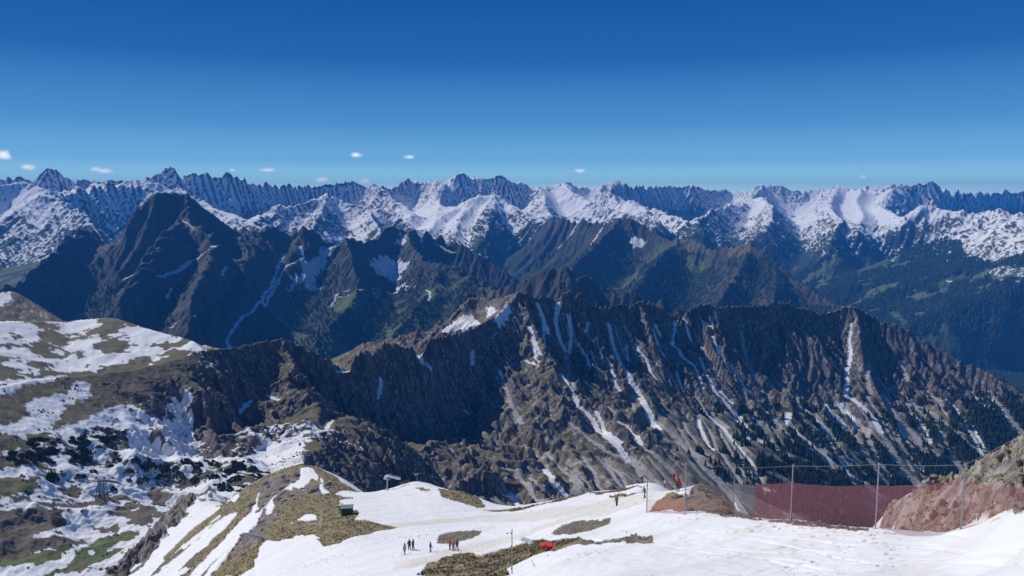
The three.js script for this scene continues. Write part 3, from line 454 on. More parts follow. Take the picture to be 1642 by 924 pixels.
// ---------------------------------------------------------------- the high snowy ranges (8 to 18 km)
const farRidges = [
  { p: [[-170, 300, 11500], [-60, 285, 11200], [0, 284, 11000], [13, 281, 11000], [23, 282, 11000], [39, 285, 11000], [54, 288, 11000], [61, 276, 11000], [69, 268, 11000], [77, 265, 11000], [86, 269, 11000], [99, 277, 11100], [109, 284, 11200], [117, 290, 11300], [125, 286, 11600], [140, 285, 11800], [156, 287, 11800], [177, 283, 11800], [190, 285, 11800], [208, 287, 11700], [223, 288, 11500], [239, 284, 11300], [245, 276, 11200], [250, 272, 11200], [256, 276, 11200], [262, 268, 11200], [271, 263, 11200], [279, 268, 11200], [286, 278, 11200], [293, 282, 11200], [301, 278, 11200], [314, 277, 11200], [325, 276, 11200], [334, 271, 11200], [343, 276, 11200], [351, 282, 11200], [358, 276, 11200], [370, 273, 11200], [378, 278, 11200], [385, 285, 11200], [388, 283, 11200], [397, 291, 11300], [410, 294, 11400], [425, 289, 11500], [434, 294, 11600], [452, 295, 11700], [470, 298, 11800], [486, 295, 12000], [509, 295, 12000], [532, 294, 12000], [545, 291, 12000], [556, 288, 12000], [569, 291, 12000], [582, 296, 12000], [597, 294, 11800], [608, 297, 11800], [629, 299, 11900], [644, 294, 12200], [660, 290, 12300], [675, 293, 12300], [686, 291, 12200], [696, 291, 12000], [706, 289, 11900], [717, 287, 11800], [725, 282, 11700], [731, 277, 11700], [738, 274, 11700], [748, 278, 11700], [758, 285, 11700], [766, 285, 11700], [774, 282, 11700], [784, 286, 11700], [797, 281, 11700], [805, 281, 11700], [816, 285, 11800], [821, 289, 11800], [829, 288, 11900], [839, 293, 11900], [849, 297, 12000], [862, 298, 12000], [875, 295, 12100], [886, 293, 12200], [896, 295, 12200], [909, 293, 12200], [920, 296, 12400], [935, 302, 12800], [951, 302, 13000], [961, 298, 13200], [971, 294, 13200], [982, 294, 13200], [993, 287, 13200], [1003, 291, 13200], [1010, 298, 13400], [1023, 299, 13800], [1039, 298, 14200], [1055, 297, 14600], [1073, 295, 14800], [1091, 297, 15000], [1107, 296, 15000], [1125, 300, 15200], [1140, 304, 15500], [1164, 305, 15800], [1184, 306, 15800], [1203, 304, 15400], [1216, 299, 15000], [1224, 296, 15000], [1251, 296, 15000], [1265, 302, 15000], [1281, 305, 15000], [1300, 303, 15200], [1321, 302, 15200], [1340, 297, 15200], [1351, 300, 15000], [1367, 301, 14800], [1383, 300, 14600], [1399, 298, 14500], [1415, 298, 14400], [1429, 297, 14400], [1437, 291, 14400], [1448, 295, 14400], [1469, 296, 14400], [1485, 292, 14400], [1500, 290, 14400], [1504, 295, 14400], [1515, 302, 14500], [1534, 306, 14800], [1555, 308, 15200], [1577, 306, 15600], [1604, 307, 16000], [1642, 306, 16200], [1800, 306, 16500]], s: [1.7, .6, 420, 1.1, .8] },
  { p: [[-120, 320, 9000], [0, 297, 9500], [39, 288, 9600], [57, 300, 9300], [86, 311, 8900], [112, 324, 8500], [145, 350, 8000], [170, 390, 7400]], s: [1.0, .6, 300, 1.0] },
  { p: [[86, 311, 8900], [104, 311, 9100], [138, 302, 9300], [161, 294, 9400], [182, 291, 9400], [208, 291, 9400], [234, 298, 9400], [247, 303, 9300], [275, 322, 9000], [300, 345, 8600]], s: [1.15, .7, 300, .5] },
  { p: [[286, 300, 10600], [299, 308, 10200], [325, 321, 9700], [345, 332, 9300], [375, 345, 8900], [400, 352, 8600], [430, 375, 8200]], s: [.8, .6, 250, .8] },
  { p: [[400, 356, 8800], [439, 334, 9000], [449, 325, 9050], [462, 333, 9050], [486, 324, 9150], [509, 316, 9250], [527, 308, 9300], [545, 319, 9250], [566, 326, 9150], [592, 332, 9050], [608, 332, 9000], [628, 345, 8900], [650, 355, 8700], [670, 380, 8400]], s: [1.1, .7, 300, .7] },
  { p: [[527, 308, 9300], [515, 335, 8700], [500, 365, 8100]], s: [.9, .7, 200, .9] }, { p: [[592, 332, 9050], [600, 350, 8600], [612, 375, 8100]], s: [.9, .7, 200, .9] },
  { p: [[597, 295, 11800], [612, 310, 11000], [634, 330, 10200], [660, 346, 9500]], s: [.9, .7, 300, .8] },
  { p: [[717, 288, 11800], [708, 310, 10900], [700, 345, 9500], [690, 372, 8700]], s: [.9, .7, 250, 1.1] },
  { p: [[708, 345, 9300], [735, 332, 9500], [751, 321, 9700], [764, 313, 9800], [780, 311, 9850], [797, 312, 9850], [816, 324, 9700], [834, 334, 9500], [855, 350, 9200], [880, 368, 8900]], s: [1.05, .7, 300, .5] },
  { p: [[797, 312, 9850], [785, 345, 9000], [775, 385, 8200]], s: [.9, .7, 200, .9] }, { p: [[751, 321, 9700], [735, 355, 8900], [725, 385, 8200]], s: [.9, .7, 200, .9] },
  { p: [[909, 293, 12200], [925, 310, 11500], [950, 325, 10900], [985, 338, 10300], [1020, 346, 9800], [1060, 353, 9300]], s: [.75, .6, 300, .9] },
  { p: [[993, 288, 13200], [975, 310, 12000], [1010, 321, 11300], [1050, 335, 10600], [1095, 347, 10000], [1130, 370, 9300]], s: [.75, .6, 300, .9] },
  { p: [[862, 298, 12000], [870, 320, 11000], [885, 345, 9800]], s: [.9, .7, 200, .9] },
  { p: [[1224, 296, 15000], [1205, 318, 12800], [1165, 328, 11800], [1140, 338, 11000], [1120, 352, 10300]], s: [.9, .6, 300, .8] },
  { p: [[1205, 318, 12800], [1227, 316, 12500], [1240, 330, 11500], [1238, 350, 10600], [1225, 370, 9900]], s: [.9, .6, 250, .9] },
  { p: [[1340, 297, 15200], [1325, 318, 13000], [1330, 338, 11500], [1345, 360, 10500], [1330, 392, 9500]], s: [.9, .6, 250, .9] },
  { p: [[1383, 300, 14600], [1372, 325, 12800], [1385, 345, 11500], [1375, 372, 10300]], s: [.9, .6, 250, .9] },
  { p: [[1437, 300, 14000], [1420, 328, 12300], [1448, 355, 10800], [1469, 338, 11000], [1491, 328, 11200], [1504, 334, 11100], [1534, 338, 11000], [1569, 340, 10900], [1598, 333, 10700], [1620, 338, 10500], [1700, 340, 10300]], s: [.8, .5, 250, .6] },
  { p: [[1750, 330, 8600], [1642, 349, 8800], [1620, 352, 8850], [1598, 363, 8900], [1550, 371, 9000], [1510, 384, 9100], [1456, 400, 9100], [1415, 419, 9000], [1372, 433, 8900], [1330, 460, 8700]].reverse(), s: [.6, .3, 300, .5] },
];
const areasC = []; const PC = (kind, ...p) => areasC.push({ p, kind });
PC('meadow', [1415, 488], [1440, 487], [1460, 496], [1450, 503], [1425, 497]); PC('meadow', [1455, 503], [1490, 506], [1530, 512], [1525, 520], [1480, 518], [1460, 512]); PC('meadow', [1370, 425], [1395, 416], [1425, 412], [1450, 405], [1440, 418], [1400, 430], [1375, 437]); PC('meadow', [1500, 440], [1540, 424], [1560, 428], [1530, 445], [1512, 458]); PC('meadow', [1575, 418], [1620, 406], [1660, 402], [1660, 420], [1600, 430]); PC('meadow', [1560, 470], [1600, 462], [1660, 458], [1660, 475], [1610, 482], [1570, 480]); PC('turf', [1540, 378], [1600, 366], [1660, 360], [1660, 392], [1600, 398], [1550, 405]); PC('meadow', [1280, 478], [1330, 470], [1325, 482], [1290, 488]); PC('meadow', [1320, 392], [1345, 386], [1350, 396], [1330, 402]); PC('meadow', [1590, 560], [1625, 548], [1660, 560], [1640, 580]); PC('meadow', [1500, 535], [1530, 540], [1520, 548]); PC('turf', [1210, 345], [1262, 345], [1265, 380], [1235, 385], [1215, 372]);
const zoneC = makeZone({
  lines: areasC,
  x0: -11600, x1: 11600, z0: -17600, z1: -5400, dx: 18.5, reach: 4200, r0: 6500, r1: 17600, blend: 200, ridges: farRidges,
  base: (x, z) => mix(-700, -1330, sm(-1500, 2600, x)) + 80 * fbm(x / 1400, z / 1400, 4),
  rough: (x, z, d, up, arc) => { const s = arc + 100 * noise(x / 300, z / 300), a = sm(0, 420, d) * sm(-80, 220, up), v = .15 + 1.1 * sm(-.3, .6, noise(x / 1300 + 5, z / 1300)); return a * (110 * (ridged(x / 620 + 3, z / 620, 5) - .5) + 170 * (ridged(s / 520, d / 3600 + arc / 16000, 2) - .52) + 60 * v * (ridged(s / 240 + 5, d / 900 + noise(x / 500, z / 500), 2) - .5) + 90 * fbm(x / 900, z / 900, 4)) + sm(-20, 80, up) * (40 * (ridged(x / 230, z / 230, 4) - .45) + sm(60, 300, d) * 18 * v * (ridged(s / 110, d / 260 + noise(x / 200, z / 200), 2) - .5)); },
  crest: 800,
  erosion: { iterations: 12, K: 1.7, m: .36, areaMax: 3e6, restore: .07, talus: 1.6, jitter: 1.0, seed: 31 },
});
const areaC = areaIndex(zoneC.cover);
console.log('zone C', Date.now() - T0);
const clearing = (x, z) => fbm(x / 520 + 9, z / 300, 4) + .2 * noise(x / 60, z / 60);
function colorC(x, y, z, ny, o) {
  const slope = Math.sqrt(Math.max(0, 1 / (ny * ny) - 1)), n1 = fbm(x / 420, z / 420, 4), n2 = noise(x / 70, z / 70), n3 = noise(x / 28, z / 28), grain = 1 + .14 * n2 + .12 * n3, right = sm(2200, 5200, x);
  if (y < -480 + 170 * n1) put(o, fbm(x / 260 + 5, z / 260, 3) > -.1 - .6 * right && clearing(x, z) < .2 ? WOOD : MEADOW, grain); else if (y < -300 + 150 * n1) put(o, n1 > 0 ? MEADOW : ALP, grain * .8); else put(o, slope > .8 ? (n1 > 0 ? ROCK : ROCK2) : n2 > .1 ? SCREE : TURF, grain);
  const a = areaC(x + 60 * n2, z + 60 * noise(x / 70 + 9, z / 70)); if (a == 'meadow' && n3 + n2 < .25) put(o, [.075, .11, .045], grain); else if (a == 'turf') put(o, TURF, grain);
  if (y < -1180 && right > .3 && fbm(x / 330, z / 330, 3) > .18) put(o, MEADOW, 1.2 * grain);
  const w = at(zoneC, zoneC.A, x, z), line = -330 - 60 * right;
  const s = Math.min(.85, (y - line) / 330) + .5 * n1 + .04 * (w - 5) + .12 * n2 - 1.2 * sm(.84, 1.3, slope + .35 * n2 + .2 * n3) + .27 + .3 * Math.max(-1, Math.min(1, 2.2 * at(zoneC, zoneC.C, x, z))) + .55 * Math.max(-.6, Math.min(1, (at(zoneC, zoneC.cutDepth, x, z) - 26) / 45));
  if (s > .16 + .05 * n3) put(o, [.88, .885, .89], .98 + .03 * n1);
}
const colorBC = (x, y, z, ny, o) => rawB(x, z) > rawC(x, z) ? colorB(x, y, z, ny, o) : colorC(x, y, z, ny, o);
// ---------------------------------------------------------------- very distant peaks
const heightD = (x, z) => { const r = Math.hypot(x, z), a = sm(17000, 20000, r); return -900 + a * (540 + .006 * (r - 20000) + 640 * (ridged(x / 3300 + 2.3, z / 4200 + 4.1, 6) - .42) * (.8 + .5 * noise(x / 9000, z / 9000))); };
function colorD(x, y, z, ny, o) { const n = fbm(x / 900, z / 900, 4), slope = Math.sqrt(Math.max(0, 1 / (ny * ny) - 1)); put(o, (y + 100) / 500 + .8 * n - .9 * sm(.35, .9, slope) > -.1 ? SNOW : ROCK); }
// ---------------------------------------------------------------- the snow slope below the eye (18 to 640 m): surveyed points joined by a thin-plate surface
const survey = {
  '-150': [[560, 985], [680, 940]], '-60': [[520, 985], [660, 938]], 40: [[460, 985], [560, 960], [650, 940]], 100: [[400, 985], [520, 955], [620, 945]], 180: [[250, 1010], [300, 980], [400, 938], [455, 915], [490, 922], [600, 955]],
  250: [[180, 1040], [220, 1000], [300, 938], [380, 895], [450, 862], [490, 845], [520, 851], [610, 890]], 340: [[120, 1060], [170, 960], [230, 905], [300, 860], [380, 826], [450, 803], [495, 789], [530, 800], [620, 850]],
  400: [[90, 1050], [120, 975], [150, 928], [185, 897], [220, 870], [265, 835], [310, 800], [345, 779], [390, 795], [480, 840], [600, 890]], 440: [[80, 1050], [110, 972], [140, 920], [175, 883], [210, 855], [250, 828], [290, 800], [330, 770], [352, 757], [385, 775], [460, 850], [600, 900]],
  494: [[70, 1060], [100, 965], [130, 912], [165, 868], [200, 838], [240, 812], [280, 785], [310, 765], [336, 746], [370, 765], [450, 860], [600, 950]], 555: [[60, 1060], [90, 957], [110, 915], [140, 872], [170, 843], [195, 824], [230, 801], [262, 789], [290, 780], [312, 771], [345, 790], [420, 880], [600, 1000]],
  600: [[55, 1060], [80, 962], [100, 922], [130, 880], [160, 851], [195, 823], [225, 803], [250, 791], [275, 794], [300, 800], [380, 910], [600, 1010]], 670: [[50, 1055], [75, 955], [90, 922], [110, 890], [140, 858], [180, 828], [215, 803], [245, 784], [262, 772], [285, 790], [360, 890], [600, 1020]],
  740: [[45, 1055], [60, 985], [75, 940], [95, 903], [115, 877], [150, 846], [190, 820], [215, 803], [235, 789], [262, 802], [340, 900], [600, 1040]], 821: [[35, 1080], [50, 990], [72, 926], [85, 901], [100, 882], [120, 860], [150, 837], [190, 819], [213, 812], [245, 830], [320, 910], [600, 1060]],
  895: [[28, 1100], [45, 962], [62, 905], [80, 874], [100, 851], [125, 830], [160, 811], [192, 801], [225, 815], [300, 910], [600, 1080]], 988: [[24, 1100], [42, 948], [60, 893], [80, 852], [100, 828], [123, 810], [150, 795], [170, 788], [200, 805], [260, 900], [600, 1090]],
  1060: [[22, 1100], [45, 930], [62, 880], [80, 831], [92, 812], [105, 797], [118, 789], [140, 782], [152, 780], [175, 805], [230, 920], [600, 1100]], 1120: [[22, 1090], [45, 926], [62, 876], [76, 827], [88, 812], [100, 786], [106, 779], [122, 825], [180, 980], [600, 1100]],
  1176: [[22, 1080], [45, 924], [62, 866], [74, 829], [84, 818], [95, 809], [108, 818], [130, 890], [200, 1020], [600, 1100]], 1268: [[20, 1080], [45, 922], [58, 870], [68, 838], [78, 862], [100, 930], [160, 1040], [600, 1100]],
  1340: [[20, 1080], [42, 925], [54, 875], [64, 845], [76, 868], [100, 930], [160, 1040], [600, 1100]], 1404: [[20, 1075], [42, 922], [52, 878], [61, 849], [72, 866], [95, 905], [150, 1020], [600, 1100]],
  1450: [[20, 1075], [42, 920], [52, 880], [60, 854], [70, 858], [85, 838], [100, 806], [108, 800], [125, 840], [200, 1000], [600, 1100]], 1508: [[20, 1070], [40, 925], [50, 885], [58, 858], [66, 862], [80, 832], [100, 793], [112, 783], [135, 830], [200, 980], [600, 1100]],
  1541: [[20, 1070], [40, 922], [50, 875], [57, 849], [66, 856], [80, 815], [102, 780], [122, 768], [150, 820], [220, 960], [600, 1100]], 1600: [[20, 1065], [36, 925], [46, 860], [52, 829], [60, 840], [75, 800], [100, 757], [128, 733], [155, 790], [220, 930], [600, 1100]],
  1642: [[20, 1060], [34, 925], [42, 858], [48, 821], [56, 830], [75, 775], [105, 728], [135, 704], [165, 770], [230, 920], [600, 1100]], 1750: [[20, 1050], [34, 915], [44, 800], [60, 760], [90, 690], [130, 640], [170, 700], [240, 880], [600, 1090]],
};
for (const px of [-150, -60, 40, 100, 180, 250, 340, 400, 494, 600, 670, 740]) survey[px] = [[18, 1180], [40, 1120 + Math.max(0, 400 - px) * .1], ...(px < 260 ? [[90, 1090], [180, 1050]] : px < 400 ? [[80, 1080]] : []), ...survey[px]].sort((a, b) => a[0] - b[0]);
const knots = [], US = 7.5, VS = 4.2; // bearing and log distance are scaled so that both count alike
for (const [px, list] of Object.entries(survey)) for (const [r, py] of list) { const [az, t] = bearing(+px, py); knots.push([az * US, Math.log(r) * VS, t]); }
const plate = (() => {
  const n = knots.length, m = n + 3, M = Array.from({ length: m }, () => new Float64Array(m + 1)), U = d2 => d2 < 1e-12 ? 0 : d2 * Math.log(d2);
  for (let i = 0; i < n; i++) { for (let j = 0; j < n; j++) M[i][j] = U((knots[i][0] - knots[j][0]) ** 2 + (knots[i][1] - knots[j][1]) ** 2); M[i][i] += .0006; M[i][n] = M[n][i] = 1; M[i][n + 1] = M[n + 1][i] = knots[i][0]; M[i][n + 2] = M[n + 2][i] = knots[i][1]; M[i][m] = knots[i][2]; }
  for (let c = 0; c < m; c++) { let p = c; for (let r = c + 1; r < m; r++) if (Math.abs(M[r][c]) > Math.abs(M[p][c])) p = r; [M[c], M[p]] = [M[p], M[c]]; for (let r = 0; r < m; r++) if (r != c && M[r][c]) { const f = M[r][c] / M[c][c]; for (let k = c; k <= m; k++) M[r][k] -= f * M[c][k]; } }
  return M.map((row, i) => row[m] / row[i]);
})();
const GA = 420, GR = 420, LR0 = Math.log(16), LR1 = Math.log(680), plateGrid = new Float32Array(GA * GR); // the surface tabulated once
for (let i = 0; i < GA; i++) for (let j = 0; j < GR; j++) {
  const u = (AZ0 - .02 + (AZ1 - AZ0 + .04) * i / (GA - 1)) * US, v = (LR0 + (LR1 - LR0) * j / (GR - 1)) * VS, n = knots.length; let s = plate[n] + plate[n + 1] * u + plate[n + 2] * v;
  for (let k = 0; k < n; k++) { const d2 = (u - knots[k][0]) ** 2 + (v - knots[k][1]) ** 2; if (d2 > 1e-12) s += plate[k] * d2 * Math.log(d2); }
  plateGrid[i * GR + j] = s;
}
function smoothF(x, z) {
  const r = Math.hypot(x, z), az = Math.atan2(x, -z); let u = (az - AZ0 + .02) / (AZ1 - AZ0 + .04) * (GA - 1), v = (Math.log(r) - LR0) / (LR1 - LR0) * (GR - 1);
  u = Math.min(GA - 1.001, Math.max(0, u)); v = Math.min(GR - 1.001, Math.max(0, v)); const i = u | 0, j = v | 0, fu = u - i, fv = v - j, k = i * GR + j;
  const a = mix(plateGrid[k], plateGrid[k + 1], fv), b = mix(plateGrid[k + GR], plateGrid[k + GR + 1], fv);
  return r * mix(a, b, fu);
}
const foreZone = { dx: .8, height: smoothF };
const layF = (p, r0 = 20, r1 = 600) => { const out = []; for (const q of p) { const g = hit(foreZone, q[0], q[1], r0, r1); if (g) out.push(g); } return out; };
const areasF = [];
const PF = (kind, ...p) => areasF.push({ p: layF(p), kind });
// grass, soil and rock that the snow leaves free (outlines)
PF('turf', [400, 745], [440, 740], [520, 735], [600, 760], [606, 787], [597, 790], [560, 788], [543, 788], [536, 793], [566, 800], [545, 803], [551, 812], [572, 824], [566, 836], [620, 846], [632, 847], [600, 854], [570, 862], [545, 872], [520, 876], [500, 866], [512, 863], [470, 864], [430, 866], [415, 880], [412, 895], [385, 926], [360, 926], [300, 926], [330, 880], [380, 800], [392, 780]);
PF('rock', [424, 768], [455, 758], [476, 762], [500, 790], [470, 800], [448, 830], [425, 860], [408, 873], [395, 880], [330, 926], [290, 926], [345, 880], [390, 830], [410, 800]);
PF('rock', [509, 766], [530, 768], [540, 785], [520, 795], [508, 800], [500, 788]);
PF('snow', [474, 754], [490, 752], [507, 762], [504, 771], [490, 770], [478, 790], [462, 783], [472, 772]); PF('snow', [513, 767], [523, 768], [524, 780], [533, 790], [520, 792], [509, 786]); PF('snow', [447, 800], [453, 806], [440, 825], [427, 825], [435, 812]); PF('snow', [470, 838], [484, 829], [500, 830], [502, 836], [485, 841]);
PF('snow', [410, 800], [418, 790], [410, 815], [400, 828]); PF('path', [508, 818], [520, 812], [524, 812], [515, 822], [520, 835], [512, 848], [478, 846], [505, 840], [510, 830]);
PF('snow', [388, 792], [330, 815], [300, 836], [275, 846], [262, 852], [250, 880], [235, 905], [200, 926], [240, 926], [262, 900], [320, 850], [360, 820], [380, 802]); PF('snow', [385, 818], [350, 838], [310, 870], [270, 905], [250, 926], [275, 926], [310, 893], [350, 858], [372, 836]);
PF('snow', [415, 812], [380, 842], [345, 880], [305, 926], [320, 926], [355, 892], [395, 850], [416, 825]); PF('rock', [395, 850], [355, 892], [320, 926], [345, 926], [380, 888], [400, 860]);
PF('crag', [320, 780], [340, 782], [322, 800], [300, 822], [282, 845], [262, 845], [270, 860], [250, 870], [236, 890], [205, 926], [160, 930], [175, 915], [205, 878], [232, 856], [255, 822], [285, 790]); PF('crag', [245, 868], [262, 850], [255, 876], [238, 890]);
PF('rock', [669, 785], [680, 783.5], [692, 786], [690, 789], [676, 788.5]); PF('turf', [700, 784], [722, 786], [743, 786], [770, 800], [786, 815], [770, 815], [745, 810], [722, 800], [708, 798]);
PF('turf', [780, 819], [830, 815], [880, 806], [905, 798], [950, 785], [1000, 780], [1030, 786], [1000, 788], [950, 790], [905, 803], [860, 812], [830, 820]); PF('turf', [980, 796], [1010, 793], [1030, 792], [1010, 797], [985, 798]);
PF('soil', [1033, 824], [1046, 811], [1066, 797], [1076, 793], [1090, 800], [1100, 782], [1120, 776], [1144, 781], [1158, 793], [1181, 807], [1201, 823], [1215, 833], [1180, 830], [1098, 826], [1070, 823]);
PF('turf', [1103, 783], [1120, 777], [1143, 782], [1157, 794], [1140, 800], [1115, 797]);
PF('mud', [888, 854], [902, 844], [930, 836], [960, 832], [984, 833], [980, 840], [950, 851], [920, 857], [895, 858]); PF('mud', [702, 861], [725, 855], [757, 852], [778, 852], [770, 860], [745, 868], [715, 875], [697, 874]);
PF('mud', [885, 876], [910, 868], [960, 866], [1000, 862], [1040, 864], [1045, 873], [1000, 872], [950, 873], [915, 877], [890, 884]); PF('turf', [672, 926], [690, 905], [720, 893], [750, 888], [775, 893], [800, 884], [826, 876], [845, 872], [880, 868], [935, 866], [925, 874], [895, 880], [862, 892], [835, 902], [810, 915], [822, 926]);
PF('mud', [1100, 826], [1215, 833], [1270, 840], [1320, 845], [1400, 850], [1400, 856], [1300, 848], [1200, 837]);
PF('crag', [1640, 690], [1660, 690], [1660, 818], [1642, 819], [1600, 827], [1588, 832], [1543, 847], [1509, 857], [1457, 853], [1420, 850], [1430, 795], [1480, 770], [1540, 760], [1600, 725]);
PF('turf', [374, 802], [334, 830], [292, 864], [262, 894], [268, 898], [300, 868], [340, 836], [378, 808]); PF('snow', [432, 806], [404, 838], [372, 872], [340, 908], [328, 926], [338, 926], [350, 908], [382, 872], [412, 840]); PF('snow', [455, 790], [440, 800], [428, 815], [434, 816], [446, 803]);
const areaF = areaIndex(areasF);
const PATH = layF([[640, 845], [700, 838], [780, 832], [850, 826], [905, 822], [960, 816], [1000, 812], [1040, 800]]), TRACK = layF([[690, 900], [760, 880], [830, 862], [900, 838], [950, 824], [1000, 815]]), TRACK2 = layF([[1340, 850], [1360, 880], [1350, 905], [1330, 930]]), TRACK3 = layF([[520, 926], [600, 900], [650, 888], [700, 880], [760, 872]]);
const worn = lineIndex([{ p: PATH, w: PATH.map(() => 5) }, { p: TRACK, w: TRACK.map(() => 3.2) }], 20), steps = lineIndex([{ p: TRACK2, w: TRACK2.map(() => 2.6) }, { p: TRACK3, w: TRACK3.map(() => 1.8) }, { p: TRACK, w: TRACK.map(() => 2.2) }], 20);
function kindF(x, z) {
  const r = Math.hypot(x, z), k = r / 110, wx = x + k * (1.5 * noise(x / (5 * k), z / (5 * k)) + .7 * noise(x / (1.6 * k) + 9, z / (1.6 * k))), wz = z + k * (1.5 * noise(x / (5 * k) + 30, z / (5 * k)) + .7 * noise(x / (1.6 * k), z / (1.6 * k) + 20));
  const fx = .28 * k * noise(x / (.45 * k), z / (.45 * k) + 5), kind = areaF(wx + fx, wz + .28 * k * noise(x / (.45 * k) + 8, z / (.45 * k)));
  if (kind) return kind;
  const az = Math.atan2(x, -z), py = smoothF(x, z) / r;
  if (az < -.33 && r < 640) return 'flank';
  return 'snow';
}
const skiRuns = (() => { const r = rng(61), out = []; for (let k = 0; k < 16; k++) { const y0 = 846 + k * 4.6, x0 = 930 + 240 * r() + k * 8, len = 260 + 260 * r(), p = []; for (let i = 0; i <= 9; i++) { const u = i / 9; p.push([x0 + len * u, y0 + 10 * Math.sin(u * 3 + k * .6) * (1 + .04 * k) + 6 * r() * .3 + u * (k % 3 - 1) * 14]); } const g = layF(p, 25, 130).filter(q => q[2] < 105); if (g.length > 3) { const c = new THREE.CatmullRomCurve3(g.map(q => new THREE.Vector3(q[0], 0, q[1]))), pts = c.getPoints(60).map(v => [v.x, v.z]); out.push({ p: pts, w: pts.map(() => .13) }); } } return lineIndex(out, 6); })();
const pits = (x, z) => { const s = steps(x, z); if (s < -1) return 0; const n = noise(x * 2.1, z * 2.1) * noise(x * 1.3 + 9, z * 1.3); return n > .12 ? -.16 * sm(.12, .35, n) * sm(-1, .6, s) : 0; };
function heightF(x, z) {
  const r = Math.hypot(x, z), kind = kindF(x, z), h = smoothF(x, z), fade = Math.min(1, r / 60);
  if (kind == 'snow') return h - (r < 110 ? .09 * sm(-.12, .1, skiRuns(x, z)) : 0) + fade * (.4 * fbm(x / 14, z / 14, 3) + .12 * noise(x / 3.2, z / 3.2)) + (r < 260 ? pits(x, z) + (.05 + .04 * noise(x / 20, z / 20)) * noise(x / .9, z / .9) : 0) + .14;
  if (kind == 'crag') { const k = r > 250 ? 3.2 : 1; return h + k * (3.2 * (ridged(x / (8 * k), z / (8 * k), 4) - .45) + 1.5 * (ridged(x / (2.4 * k) + 4, z / (2.4 * k), 4) - .5) + .16 * noise(x / (.7 * k), z / (.7 * k))) * (r > 60 ? sm(50, 75, r) : 0); }
  if (kind == 'rock') return h + 1.7 * (ridged(x / 9 + z / 14, z / 9, 4) - .5);
  if (kind == 'flank') return h + 2.2 * (ridged(x / 16, z / 16, 4) - .5);
  return h + fade * (.6 * fbm(x / 7, z / 7, 4) + .22 * noise(x / 1.1, z / 1.1) + .12 * noise(x / .42, z / .42));
}
function colorF(x, y, z, ny, o) {
  const r = Math.hypot(x, z), kind = kindF(x, z), n1 = fbm(x / 9, z / 9, 3), n2 = noise(x / 1.7, z / 1.7), n3 = noise(x / .55, z / .55), g = 1 + .2 * n2 + .16 * n3;
  const snowy = () => { const w = worn(x + 2 * n1, z + n2), s = steps(x, z); put(o, SNOW, 1 + .02 * n1); if (w + 1.5 * n1 > -1 + .8 * n3) { o[0] *= .90; o[1] *= .86; o[2] *= .79; } if (s > -.8 && noise(x * 2.1, z * 2.1) * noise(x * 1.3 + 9, z * 1.3) > .16) { o[0] *= .72; o[1] *= .68; o[2] *= .62; } else if (fbm(x / 30 + 2, z / 5 + x / 9, 3) > .12) { o[0] *= .955; o[1] *= .935; o[2] *= .90; } if (noise(x / .5 + 70, z / .5) * fbm(x / 11, z / 11, 2) > .17) { o[0] *= .6; o[1] *= .55; o[2] *= .47; } };
  if (kind == 'snow') snowy();
  else if (kind == 'turf') put(o, n1 + .5 * n2 > .42 ? ROCK : n1 + .4 * n2 < -.1 ? [.15, .135, .062] : [.235, .185, .10], g);
  else if (kind == 'soil') put(o, n1 > .25 ? [.13, .095, .07] : [.25, .165, .105], g);
  else if (kind == 'mud') put(o, n2 + n1 > .35 ? [.2, .17, .12] : [.15, .125, .09], g);
  else if (kind == 'path') put(o, [.24, .2, .15], g);
  else if (kind == 'crag') { const big = r > 250; put(o, ny < .72 || n1 + .5 * n2 > .25 ? (n2 > .1 ? [.32, .29, .26] : n3 > 0 ? [.22, .195, .175] : [.15, .135, .125]) : big ? [.17, .14, .10] : [.24, .21, .11], big ? g * .75 : g); if (big && n1 > .38) put(o, SNOW); }
  else if (kind == 'rock') put(o, n1 + .6 * n2 > .35 ? [.26, .23, .21] : n1 > -.15 ? [.165, .14, .125] : [.19, .16, .09], g);
  else { if (fbm(x / 20 - z / 20, (x + z) / 60, 4) > .0) snowy(); else put(o, n2 > .2 ? ROCK : TURF, g); }
}

// ---------------------------------------------------------------- the ground laid out, nearest first
const ground = () => new THREE.MeshStandardMaterial({ vertexColors: true, roughness: .95, metalness: 0 });
sheet('snow_slope', 'snowy summit slope with bare brown grass below the viewer', heightF, colorF, 14, 640, 335, ground(), { category: 'slope', samples: 600, wing: 40 });
sheet('rock_ridge', 'dark jagged rock ridge with snow couloirs and scree above the snow slope', heightA, colorA, 575, 3620, 400, ground(), { samples: 700 });
sheet('pyramid_massif', 'blue grey rock massif with a pointed dark pyramid summit', heightBC, colorBC, 2900, 7400, 270, ground(), { samples: 500 });
sheet('snowy_mountain_range', 'high snow streaked mountain range along the skyline', heightBC, colorBC, 7400, 17600, 220, ground(), { samples: 500 });
sheet('distant_peaks', 'faint far snowy peaks behind the skyline range', heightD, colorD, 17000, 20500, 24, ground(), { samples: 200 });
